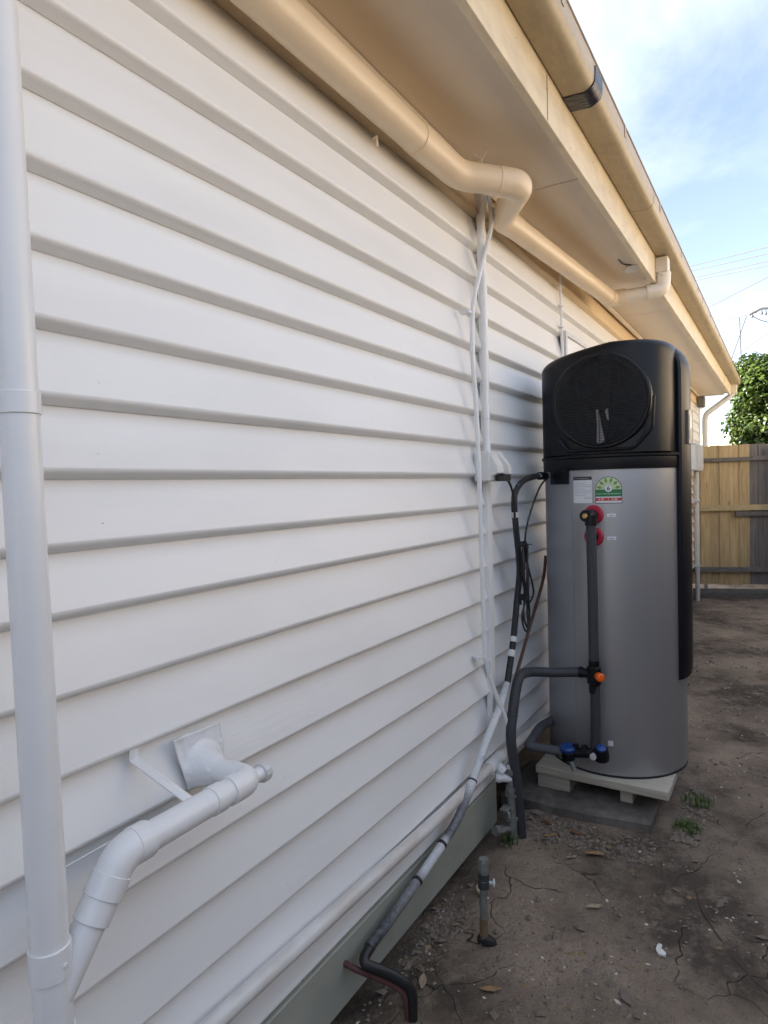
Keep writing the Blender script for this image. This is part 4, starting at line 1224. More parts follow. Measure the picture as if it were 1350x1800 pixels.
    for z, nm in ((-0.139, 1), (-0.232, 2)):
        s = Vector((TX - 0.2985, TY + 0.016, z + 1.40))
        mb = MB(); lathe(mb, s, d, [(0.041, -0.002), (0.041, 0.004), (0.036, 0.012), (0.022, 0.013), (0.020, 0.006)], 36); pt = mb.build('port_ring', M_RED, t)
        if nm == 2:
            mb = MB(); lathe(mb, s, d, [(0.019, 0), (0.019, 0.022), (0.015, 0.026), (0, 0.026)], 20); mb.build('plug', M_BLK, pt)
        else:
            mb = MB(); lathe(mb, s, d, [(0.024, 0), (0.024, 0.045), (0.026, 0.055), (0.026, 0.10), (0.024, 0.106), (0.013, 0.107), (0.013, 0.112), (0, 0.112)], 24); mb.build('elbow_body', M_BLK, pt)
            mb = MB(); lathe(mb, s + d * 0.104, d, [(0.012, 0), (0.012, 0.010), (0.008, 0.013), (0, 0.013)], 6, False); mb.build('brass_end', M_BRASS, pt)
    px, py = 2.702, -0.336
    mb = MB(); lathe(mb, A(px, py, -0.178), (0, 0, 1), [(0.0, 0), (0.0245, 0), (0.0245, 0.04), (0.0, 0.04)], 18); mb.build('pipe_collar', M_BLK, t)
    mb = MB(); tube(mb, smooth([A(px, py, -0.16), A(px + 0.001, py - 0.002, -0.42), A(px, py - 0.003, -0.76)], 5), 0.0205, 20); mb.build('riser_lagging', M_FOAM, t)
    mb = MB(); tube(mb, smooth([A(px, py - 0.006, -0.84), A(px - 0.002, py - 0.006, -0.98), A(px, py - 0.004, -1.10)], 5), 0.0205, 20); mb.build('riser_lagging', M_FOAM, t)
    # mixing valve
    v = A(px, py - 0.003, -0.795)
    mb = MB(); lathe(mb, v + Vector((0, 0, -0.075)), (0, 0, 1), [(0, 0), (0.022, 0), (0.022, 0.035), (0.029, 0.04), (0.029, 0.105), (0.022, 0.11), (0.022, 0.135), (0, 0.135)], 18)
    valve = mb.build('mixing_valve', M_BLK, t)
    mb = MB(); lathe(mb, v + Vector((-0.010, -0.012, 0)), Vector((-0.75, -0.66, 0)), [(0.012, 0), (0.016, 0.012), (0.0175, 0.016), (0.0175, 0.036), (0.012, 0.041), (0, 0.042)], 18); mb.build('valve_cap', M_ORANGE, valve)
    mb = MB(); tube(mb, [v, v + Vector((-0.002, 0.065, 0.004))], 0.0195, 16); ring(mb, v + Vector((-0.001, 0.045, 0.003)), v + Vector((-0.002, 0.062, 0.004)), 0.023, 14); mb.build('valve_inlet', M_BLK, valve)
    pts = [v + Vector((-0.002, 0.06, 0.004)), A(2.640, -0.190, -0.790), A(2.575, -0.105, -0.778), A(2.475, -0.098, -0.770), A(2.440, -0.092, -0.84), A(2.372, -0.094, -0.985), A(2.39, -0.110, -1.15), A(2.425, -0.115, -1.43)]
    mb = MB(); tube(mb, fillet(pts, [0.05, 0.06, 0.045, 0.05, 0.05, 0.05], 6), 0.0200, 18); mb.build('side_lagging', M_FOAM, t)
    mb = MB(); ring(mb, A(2.407, -0.093, -0.905), A(2.404, -0.093, -0.915), 0.0212, 16); mb.build('lagging_joint', M_FOAM, t)
    # cold water valve set at the foot
    f0 = A(2.690, -0.345, -1.117); f1 = A(2.680, -0.232, -1.135)
    mb = MB(); tube(mb, [f0 + Vector((0, -0.04, 0.004)), f1 + Vector((0, 0.01, 0))], 0.0205, 16)
    ring(mb, f0 + Vector((0, 0.036, 0)), f0 + Vector((0, 0.055, -0.003)), 0.026, 8); ring(mb, f0 + Vector((0, 0.075, 0)), f0 + Vector((0, 0.09, -0.003)), 0.025, 8); vs_ = mb.build('valve_body', M_BLK, t)
    mb = MB(); lathe(mb, f0 + Vector((0, -0.022, -0.025)), (-0.2, 0, 1), [(0, 0), (0.030, 0.002), (0.032, 0.02), (0.028, 0.05), (0.0, 0.055)], 16); mb.build('relief_body', M_BLK, vs_)
    mb = MB(); lathe(mb, f0 + Vector((-0.012, -0.022, 0.014)), (-0.45, -0.2, 1), [(0, 0), (0.019, 0), (0.021, 0.006), (0.019, 0.022), (0, 0.026)], 14); mb.build('relief_cap', M_BLUE, vs_)
    mb = MB(); lathe(mb, f0 + Vector((-0.024, 0.004, -0.006)), (-1, 0.1, 0), [(0, 0), (0.0135, 0), (0.0135, 0.012), (0, 0.013)], 14); mb.build('drain_plug', M_ISO2, vs_)
    mb = MB(); lathe(mb, f1 + Vector((0, 0, -0.005)), (-0.15, 0, 1), [(0, -0.03), (0.028, -0.02), (0.030, 0.012), (0.022, 0.02), (0, 0.02)], 16); mb.build('valve_body', M_BLK, vs_)
    mb = MB(); lathe(mb, f1 + Vector((-0.003, 0, 0.012)), (-0.15, 0, 1), [(0, 0), (0.030, 0), (0.033, 0.005), (0.033, 0.014), (0.026, 0.020), (0, 0.022)], 18); mb.build('tap_handle', M_BLUE, vs_)
    mb = MB(); tube(mb, [f1 + Vector((-0.004, -0.012, -0.03)), f1 + Vector((-0.010, -0.03, -0.068))], 0.0115, 10); mb.build('drain_spout', M_GALV, vs_)
    mb = MB(); tube(mb, fillet([f1 + Vector((0, 0.01, 0)), A(2.668, -0.098, -1.132), A(2.655, -0.066, -1.130), A(2.84, -0.062, -1.105), A(3.0, -0.12, -1.09)], [0.03, 0.02, 0.04], 6), 0.0195, 16); mb.build('inlet_lagging', mat('pale_grey_lagging', (0.095, 0.097, 0.11), 0.7, var=0.2, vscale=20), t)
    mb = MB(); patch(mb, 185.5, 189.5, -1.118, -1.095, TR + e, 2); mb.build('foot_tag', white, t)
heat_pump()

# ------------------------------------------------------------------ base under the tank
def base():
    t = thing('timber_platform', 'pale treated timber platform packed up under the water heater', 'platform', A(3.05, -0.345, -1.34))
    rot = Matrix.Rotation(R(-1.2), 3, 'Z')
    org = A(3.05, -0.345, -1.3)
    for x, w, ya, yb in ((2.755, 0.118, -0.618, -0.068), (2.876, 0.118, -0.616, -0.068), (2.997, 0.118, -0.612, -0.068), (3.118, 0.118, -0.52, -0.068), (3.239, 0.118, -0.46, -0.068)):
        mb = MB(); box(mb, A(x, ya, -1.287), A(x + w, yb, -1.2515), 0.003, rot, org); mb.build('plank', M_DECK, t)
    for (x0, y0, x1, y1, h) in ((2.770, -0.215, 3.30, -0.072, -1.29), (2.80, -0.470, 3.28, -0.420, -1.29), (2.92, -0.585, 3.10, -0.535, -1.29)):
        mb = MB(); box(mb, A(x0, y0, -1.352), A(x1, y1, -1.289), 0.002, rot, org); mb.build('packer', M_DECK, t)
    # concrete pad
    bm = bmesh.new()
    nx, ny = 24, 30
    vs = {}
    mb = MB()
    x0, x1, y0, y1 = 2.648, 3.05, -0.555, 0.06
    def top(x, y):
        ex = min(x - x0, x1 - x, y - y0, y1 - y)
        return -1.350 - 0.014 * max(0, 1 - ex / 0.02) ** 2 + 0.003 * mnoise.noise(Vector((x * 18, y * 18, 0))) + (-0.012 * max(0, 1 - (x - x0) / 0.06) * max(0, mnoise.noise(Vector((y * 9, 2, 2)))))
    P = []
    for i in range(nx + 1):
        for j in range(ny + 1):
            x = x0 + (x1 - x0) * i / nx; y = y0 + (y1 - y0) * j / ny
            sk = 0.05 * (-(y) / 0.6) if i == 0 or True else 0
            xx = x + 0.035 * max(0, (-y - 0.35) / 0.25) * (1 - i / nx) + 0.006 * mnoise.noise(Vector((y * 14, x * 14, 3)))
            P.append(A(xx, y + 0.006 * mnoise.noise(Vector((x * 14, y * 9, 8))), top(x, y)))
    fs = [(i * (ny + 1) + j, (i + 1) * (ny + 1) + j, (i + 1) * (ny + 1) + j + 1, i * (ny + 1) + j + 1) for i in range(nx) for j in range(ny)]
    mb.add(P, fs, True)
    edge = [i * (ny + 1) for i in range(nx + 1)][::-1] + [j for j in range(1, ny + 1)]
    low = [Vector((P[i].x, P[i].y, -0.12)) for i in edge]
    E = [P[i] for i in edge]
    n = len(E)
    mb.add(E + low, [(k, k + 1, n + k + 1, n + k) for k in range(n - 1)])
    mb.build('concrete_pad', M_CONC, None, props('old low concrete slab under the timber platform', 'slab'))
base()

# ------------------------------------------------------------------ standpipe in the soil
def standpipe():
    t = thing('standpipe', 'short galvanised pipe with a capped valve sticking out of the bare soil', 'standpipe', A(1.81, -0.21, -1.42))
    x, y = 1.812, -0.212
    mb = MB(); tube(mb, [A(x - 0.008, y, -1.42), A(x, y, -1.20)], 0.0120, 14); mb.build('pipe', M_GALV, t)
    mb = MB(); tube(mb, [A(x - 0.0085, y, -1.40), A(x - 0.0045, y, -1.335)], 0.0127, 14); mb.build('rust_band', mat('brown_stained_steel', (0.20, 0.14, 0.075), 0.7, var=0.3, vscale=40), t)
    mb = MB(); lathe(mb, A(x, y, -1.245), (0.03, 0, 1), [(0.013, 0), (0.0185, 0.004), (0.0185, 0.026), (0.016, 0.03), (0.019, 0.034), (0.019, 0.050), (0.014, 0.054), (0.0, 0.054)], 8, False); vb = mb.build('valve_body', mat('dark_valve_metal', (0.075, 0.085, 0.085), 0.5, metal=0.4, var=0.3, vscale=50), t)
    mb = MB(); lathe(mb, A(x + 0.002, y, -1.195), (0.03, 0, 1), [(0.016, 0), (0.0165, 0.010), (0.0165, 0.034), (0.014, 0.044), (0.0, 0.045)], 8, False); mb.build('cap', M_GALV, t)
    mb = MB(); lathe(mb, A(x + 0.016, y - 0.012, -1.232), (0.4, -0.9, 0), [(0.005, 0), (0.005, 0.010), (0.0125, 0.012), (0.0125, 0.017), (0, 0.018)], 12, False); mb.build('lever_knob', M_ISO2, t)
    mb = MB(); tube(mb, smooth([A(x - 0.02, y + 0.012, -1.395), A(x - 0.01, y, -1.40), A(x + 0.004, y - 0.020, -1.416), A(x, y - 0.045, -1.45)], 5), [0.012] * 5 + [0.018] * 6 + [0.016] * 5, 10); mb.build('boot', M_CORD, t)
standpipe()

# ------------------------------------------------------------------ far end of the wall
def far_wall():
    t = thing('corner_downpipe', 'grey white downpipe kinking in from the gutter end to the far house corner', 'downpipe', (10.42, -0.08, -0.2))
    yo = -0.43
    pts = [Vector((10.56, yo, 2.74)), Vector((10.56, yo, 2.60)), Vector((10.46, -0.085, 2.33)), Vector((10.46, -0.068, 2.26)), Vector((10.46, -0.066, -0.25))]
    mb = MB(); tube(mb, fillet(pts, [0.05, 0.04, 0.04], 5), 0.036, 14); mb.build('pipe', M_GREYP, t)
    mb = MB(); box(mb, (10.51, yo - 0.045, 2.60), (10.61, yo + 0.045, 2.75), 0.005); mb.build('rain_outlet', M_PVC2, t)
    t = thing('meter_box', 'pale grey meter box fixed to the far end of the boards', 'meter box', (9.2, -0.06, 1.6))
    mb = MB(); box(mb, (8.75, -0.128, 1.50), (9.50, 0.004, 1.835), 0.006); mb.build('cabinet', M_METER, t)
    mb = MB(); box(mb, (8.78, -0.136, 1.52), (9.47, -0.129, 1.815), 0.003); mb.build('door', M_METER, t)
    mb = MB(); box(mb, (8.741, -0.115, 1.52), (8.749, -0.010, 1.815), 0.002); mb.build('side_panel', mat('white_meter_side', (0.68, 0.70, 0.71), 0.4), t)
    t = thing('meter_conduit', 'white conduit dropping from the meter box to the soil at the far fence', 'conduit', (9.36, -0.06, -0.2))
    mb = MB(); tube(mb, [(9.37, -0.062, 1.51), (9.33, -0.066, -0.25)], 0.027, 14); mb.build('pipe', M_GREYP, t)
    for z in (0.25, 1.1):
        mb = MB(); box(mb, (9.30, -0.098, z), (9.40, 0.0, z + 0.03), 0.003); mb.build('saddle', M_GREYP, t)
    t = thing('eave_lamp', 'small dark grey lamp housing under the eave at the far corner', 'lamp', (10.2, -0.06, 2.4))
    mb = MB(); box(mb, (10.10, -0.10, 2.40), (10.22, 0.002, 2.55), 0.012); mb.build('housing', mat('dark_grey_lamp', (0.13, 0.13, 0.125), 0.5), t)
    mb = MB(); lathe(mb, (10.16, -0.05, 2.397), (0, 0, -1), [(0, 0), (0.035, 0), (0.03, 0.012), (0, 0.014)], 14); mb.build('lens', M_ISO2, t)
M_GREYP = mat('grey_white_downpipe', (0.62, 0.62, 0.60), 0.4, var=0.1, vscale=5)
far_wall()

# ------------------------------------------------------------------ fences
def far_fence():
    th = R(18)
    o0 = Vector((9.60, 0.02, 0)); d = Vector((math.sin(th), -math.cos(th), 0)); n = Vector((math.cos(th), math.sin(th), 0))
    t = thing('back_fence', 'timber paling fence across the end of the yard, part fresh pine and part weathered', 'fence', o0 + Vector((0, 0, -0.2)))
    rot = Matrix.Rotation(math.atan2(d.y, d.x), 3, 'Z')
    def bx(a0, a1, b0, b1, z0, z1, name, m, ch=0.002, tilt=0.0, label=None):
        mb = MB()
        box(mb, (a0, -b1, z0), (a1, -b0, z1), ch)
        mb.v = [rot @ p + o0 for p in mb.v]
        return mb.build(name, m, t, {'label': label} if label else None)
    top = 1.832; bot = -0.02
    # fresh palings, then weathered ones
    a = 0.0
    k = 0
    widths = []
    while a < 2.5:
        w = 0.118 + random.uniform(-0.006, 0.006)
        fresh = a < 0.67
        if abs(a + w - 0.70) < 0.06: w = 0.70 - a
        lift = random.uniform(-0.006, 0.008)
        if k % 2 == 0:
            bx(a, a + w - 0.003, -0.030, -0.016, bot, top + lift, 'paling', M_NEWWOOD if fresh else M_OLDWOOD)
        else:
            bx(a - 0.008, a + w + 0.004, -0.0155, -0.002, bot, top + lift, 'paling', M_NEWWOOD if fresh else M_OLDWOOD)
        a += w; k += 1
    r0 = 0.03
    bx(0.0, 0.72, 0.0, 0.045, 1.618, 1.668, 'rail', M_OLDRAIL)
    bx(0.725, 2.48, 0.0, 0.045, 1.622, 1.675, 'rail', M_OLDRAIL)
    bx(0.0, 2.48, 0.0, 0.045, 0.965, 1.040, 'rail', M_NEWRAIL, label='fresh pine rail')
    bx(0.52, 2.48, 0.0, 0.042, 0.890, 0.952, 'rail', M_OLDRAIL)
    bx(0.0, 2.48, 0.0, 0.045, 0.148, 0.212, 'rail', M_OLDRAIL)
    bx(0.0, 2.48, 0.0, 0.022, -0.26, -0.075, 'plinth_plank', M_OLDRAIL)
    bx(0.0, 2.48, 0.024, 0.034, -0.26, -0.125, 'plinth_plank', M_OLDRAIL)
    for a in (0.95, 2.35):
        bx(a, a + 0.1, 0.046, 0.13, -0.3, 1.80, 'post', M_OLDWOOD)
far_fence()

def bounce_fence():  # invented fence out of view, added to shape the bounce light on the wall
    t = thing('bounce_fence', 'unseen paling fence added along the right side of the yard for bounce light', 'fence', (3.5, -2.35, -0.1))
    me = None
    x = -6.8; first = None; cnt = 0
    while x < 10.4:
        if first is None:
            mb = MB(); box(mb, (x, -2.385, -0.3), (x + 0.118, -2.370, 1.70), 0.002)
            first = mb.build('paling', M_SIDEWOOD, t); o = first; x00 = x
        else:
            o = first.copy(); COL.objects.link(o); o.parent = t
            o.location = first.location + Vector((x - x00, random.uniform(0, 0.006), random.uniform(-0.01, 0.01)))
        x += 0.121; cnt += 1
    for z in (0.2, 0.85, 1.45):
        mb = MB(); box(mb, (-6.9, -2.364, z), (10.4, -2.32, z + 0.07), 0.002); mb.build('rail', M_SIDEWOOD, t)
M_SIDEWOOD = wood_material('bounce_fence_timber', (0.20, 0.172, 0.142), (0.12, 0.102, 0.085), knots=False)
bounce_fence()

def added_side_house():  # added out of view; its sunny wall throws warm light under the eaves
    t = thing('bounce_house', 'unseen cream weatherboard house added beyond the side fence for warm bounce light', 'house', (9.0, -7.0, 0))
    m = mat('bounce_house_boards', (0.74, 0.61, 0.45), 0.6, var=0.05, vscale=3)
    mb = MB(); box(mb, (3.2, -10.5, -0.4), (15.5, -4.72, 3.9)); mb.build('wall', m, t)
    me = None
    for k in range(29):
        z0 = 0.0 + k * 0.133
        mb = MB(); sweep_x(mb, [(-4.716, z0 + 0.134), (-4.712, z0 + 0.134), (-4.690, z0), (-4.716, z0)], [3.2, 15.5]); mb.build('weatherboard', m, t)
    for x in (6.4, 11.2):
        mb = MB()
        for lo, hi in (((x, -4.70, 1.0), (x + 0.07, -4.655, 2.3)), ((x + 1.33, -4.70, 1.0), (x + 1.40, -4.655, 2.3)), ((x + 0.07, -4.70, 2.23), (x + 1.33, -4.655, 2.3)), ((x + 0.07, -4.70, 1.0), (x + 1.33, -4.64, 1.06))):
            box(mb, lo, hi, 0.003)
        w = mb.build('window', M_ISO, t)
        mb = MB(); box(mb, (x + 0.07, -4.688, 1.06), (x + 1.33, -4.682, 2.23)); mb.build('pane', mat('window_glass', (0.03, 0.035, 0.04), 0.08), w)
    mb = MB(); mb.add([(2.8, -4.3, 3.80), (15.9, -4.3, 3.80), (15.9, -7.6, 5.4), (2.8, -7.6, 5.4), (15.9, -10.9, 3.80), (2.8, -10.9, 3.80), (2.8, -4.3, 3.74), (15.9, -4.3, 3.74), (15.9, -10.9, 3.74), (2.8, -10.9, 3.74)],
           [(0, 1, 2, 3), (3, 2, 4, 5), (6, 9, 8, 7), (0, 6, 7, 1), (5, 4, 8, 9), (1, 7, 8, 4, 2), (0, 3, 5, 9, 6)]); mb.build('roof', M_ROOF, t)
added_side_house()

# ------------------------------------------------------------------ tree beyond the fence
def leaf_cloud(mb, blobs, count, size, rnd, facing=None):
    tot = sum(b[1] ** 2 for b in blobs)
    for c, r, sq in blobs:
        k = int(count * r * r / tot)
        for _ in range(k):
            v = Vector((rnd.gauss(0, 1), rnd.gauss(0, 1), rnd.gauss(0, 1))).normalized()
            rr = r * (0.55 + 0.5 * rnd.random() ** 0.6)
            p = c + Vector((v.x, v.y, v.z * sq)) * rr
            # hanging leaf: bent blade
            up = (v * 0.7 + Vector((rnd.uniform(-1, 1), rnd.uniform(-1, 1), rnd.uniform(0.1, 1.2)))).normalized()
            ax = up.cross(Vector((rnd.uniform(-1, 1), rnd.uniform(-1, 1), rnd.uniform(-1, 0.2)))).normalized()
            sd = up.cross(ax)
            L = size * rnd.uniform(0.7, 1.25); W = L * rnd.uniform(0.34, 0.50)
            tip = p + ax * L - up * L * 0.22
            mid = p + ax * L * 0.5
            q = [p, mid + sd * W - up * W * 0.3, tip, mid - sd * W - up * W * 0.3, mid + up * W * 0.12]
            mb.add(q, [(0, 1, 4), (1, 2, 4), (2, 3, 4), (3, 0, 4)], False)
def tree():
    rnd = random.Random(5)
    t = thing('broadleaf_tree', 'dense glossy leafed tree rising behind the back fence', 'tree', (12.3, -1.75, -0.3))
    mb = MB()
    tr = smooth([(12.3, -1.75, -0.4), (12.33, -1.70, 0.6), (12.28, -1.6, 1.4), (12.2, -1.5, 2.2), (12.1, -1.4, 2.8)], 5)
    tube(mb, tr, [0.13 - 0.075 * i / (len(tr) - 1) for i in range(len(tr))], 10); mb.build('trunk', M_BARK, t)
    for k in range(9):
        a = rnd.uniform(0, 6.28); z = rnd.uniform(0.9, 2.4)
        s = Vector((12.27, -1.6, z)); e = s + Vector((math.cos(a) * 1.0, math.sin(a) * 1.0, rnd.uniform(0.3, 0.8)))
        p = smooth([s, s.lerp(e, 0.5) + Vector((0, 0, 0.1)), e], 4)
        mb = MB(); tube(mb, p, [0.045 - 0.032 * i / (len(p) - 1) for i in range(len(p))], 6); mb.build('limb', M_BARK, t)
    blobs = []
    for k in range(180):
        v = Vector((rnd.gauss(0, 1), rnd.gauss(0, 1), rnd.gauss(0, 1))).normalized() * rnd.uniform(0.25, 0.95)
        c = Vector((12.35 + v.x * 1.30, -1.50 + v.y * 1.30, 2.52 + v.z * 1.32))
        if c.z < 1.3: continue
        if k % 4 == 0: c = Vector((12.25 + rnd.uniform(-0.3, 0.3), rnd.uniform(-1.1, -0.56), rnd.uniform(1.45, 3.25)))
        blobs.append((c, rnd.uniform(0.20, 0.36), 0.8))
    mb = MB(); leaf_cloud(mb, blobs, 46000, 0.080, rnd); mb.build('crown', M_LEAF, t)
tree()

# ------------------------------------------------------------------ beyond: neighbour, poles and wires
def neighbour():
    t = thing('neighbour_house', 'sunlit cream house with a pale metal roof beyond the fence', 'house', (24, 2, -0.3))
    mb = MB(); box(mb, (22, -2.5, -0.5), (30, 7, 1.9)); mb.build('wall', mat('cream_render', (0.68, 0.62, 0.48), 0.8, var=0.06), t)
    mb = MB()
    n = 120
    vs = []
    for i in range(n + 1):
        y = -3.0 + 10.5 * i / n
        dz = 0.02 * (1 if (i // 2) % 2 == 0 else 0)
        vs += [(21.4, y, 1.12 + dz), (26.0, y, 3.0 + dz)]
    mb.add(vs, [(2 * i, 2 * i + 2, 2 * i + 3, 2 * i + 1) for i in range(n)])
    ribs = mb.build('roof', mat('cream_roof_steel', (0.52, 0.48, 0.34), 0.5, var=0.08, vscale=2), t)
    mb = MB(); box(mb, (21.36, -3.0, 1.02), (21.42, 7.5, 1.12)); mb.build('eave_gutter', mat('pale_gutter', (0.6, 0.57, 0.48), 0.5), t)
    mb = MB(); mb.add([(26.0, -3, 3.0), (26.0, 7.5, 3.0), (30.6, 7.5, 1.1), (30.6, -3, 1.1)], [(0, 1, 2, 3)]); mb.build('roof', MATS['cream_roof_steel'], t)
neighbour()

def far_trees():
    rnd = random.Random(11)
    for i, (x, y, h, r, lab) in enumerate(((46, 3.2, 3.3, 1.6, 'small yellow green tree far off behind the neighbour roof'),
                                           (52, -9.0, 7.0, 3.4, 'large far tree hidden behind the near one'))):
        t = thing('distant_tree', lab, 'tree', (x, y, 0))
        mb = MB(); tube(mb, [(x, y, -0.3), (x, y + 0.1, h * 0.7)], [0.2, 0.08], 8); mb.build('trunk', M_BARK, t)
        blobs = [(Vector((x + rnd.uniform(-r, r) * 0.6, y + rnd.uniform(-r, r) * 0.7, h * rnd.uniform(0.45, 0.95))), rnd.uniform(0.5, 0.9), 0.8) for _ in range(16)]
        mb = MB(); leaf_cloud(mb, blobs, 2200, 0.30, rnd); mb.build('crown', M_FARLEAF, t)
M_FARLEAF = leaf_material('distant_leaves', (0.09, 0.10, 0.02), (0.22, 0.20, 0.05))
far_trees()

# camera model for placing wires at a chosen depth along the street
def street(u, v, X):
    yaw, pitch, roll, f = 0.549660, 0.037546, -0.028395, 1140.2
    fwd = Vector((math.cos(yaw) * math.cos(pitch), math.sin(yaw) * math.cos(pitch), -math.sin(pitch)))
    right = Vector((math.sin(yaw), -math.cos(yaw), 0)); down = fwd.cross(right)
    c, s = math.cos(roll), math.sin(roll)
    r2 = c * right - s * down; d2 = s * right + c * down
    d = fwd + r2 * ((u - 675) / f) + d2 * ((v - 900) / f)
    return Vector((0, -1, 1.40)) + d * (X / d.x)
def wires():
    def line(a, b, X, sagm, label, r=0.009, group=None, name='power_line'):
        p, q = street(*a, X[0]), street(*b, X[1])
        # extend past both ends so that the wire does not stop in mid air
        d = q - p
        p2 = p - d * 1.6; q2 = q + d * 1.6
        pts = []
        for k in range(13):
            t_ = k / 12
            pts.append(p2.lerp(q2, t_) - Vector((0, 0, 4 * sagm * t_ * (1 - t_) - sagm * 0.96)))
        mb = MB(); tube(mb, pts, r, 6); mb.build(name, M_WIRE, None, props(label, 'power line', group))
    G = 'power lines across the sky'
    line((1222, 466), (1350, 434), (30, 27), 0.06, 'uppermost of four near parallel wires crossing the sky right of the gutter', 0.016, G)
    line((1226, 474), (1350, 446), (30, 27), 0.06, 'second from the top of four near parallel wires right of the gutter', 0.016, G)
    line((1229, 486), (1350, 459), (30, 27), 0.06, 'third from the top of four near parallel wires right of the gutter', 0.016, G)
    line((1232, 491), (1350, 467), (30, 27), 0.06, 'lowest of four near parallel wires crossing the sky right of the gutter', 0.016, G)
    line((1250, 538), (1350, 487), (28, 24), 0.04, 'single steeper wire below the four parallel ones', 0.014, G)
    line((1305, 617), (1350, 586), (34, 33), 0.03, 'faint wire slanting up just above the tree top', 0.012, G)
    # pole out to the right with a crossarm whose end carries the service bracket
    X = 26.0
    tip = street(1328, 549, X)
    base = street(1420, 549, X)
    t = thing('utility_pole', 'dark crossarm bracket of a timber power pole at the right edge of the sky', 'power pole', (X, base.y, -0.3))
    mb = MB(); tube(mb, [(X, base.y, -0.4), (X, base.y, base.z + 0.9)], [0.16, 0.11], 12); mb.build('pole', M_POLE, t)
    mb = MB(); tube(mb, smooth([tip + Vector((0, 0.18, -0.05)), tip + Vector((0, 0.0, 0.03)), tip + Vector((0, -0.35, 0.09)), base + Vector((0, 0, 0.05))], 5), 0.045, 8); mb.build('crossarm', M_WIRE, t)
    for k, (dy, dz) in enumerate(((0.10, -0.12), (-0.18, -0.06), (-0.30, -0.10))):
        mb = MB(); lathe(mb, tip + Vector((0, dy, dz - 0.05)), (0, 0, 1), [(0, 0), (0.04, 0.01), (0.05, 0.05), (0.03, 0.10), (0.02, 0.2)], 8); mb.build('insulator', M_WIRE, t)
    for a, b, sg in (((1330, 549), (1258, 564), 0.05), ((1312, 556), (1286, 630), 0.02), ((1300, 558), (1303, 632), 0.0), ((1318, 553), (1352, 567), 0.04)):
        p, q = street(*a, X), street(*b, X + 3)
        mb = MB(); tube(mb, smooth([p, p.lerp(q, 0.5) - Vector((0, 0, sg)), q, q + (q - p) * 0.6], 5), 0.014, 6); mb.build('service_wire', M_WIRE, t)
wires()

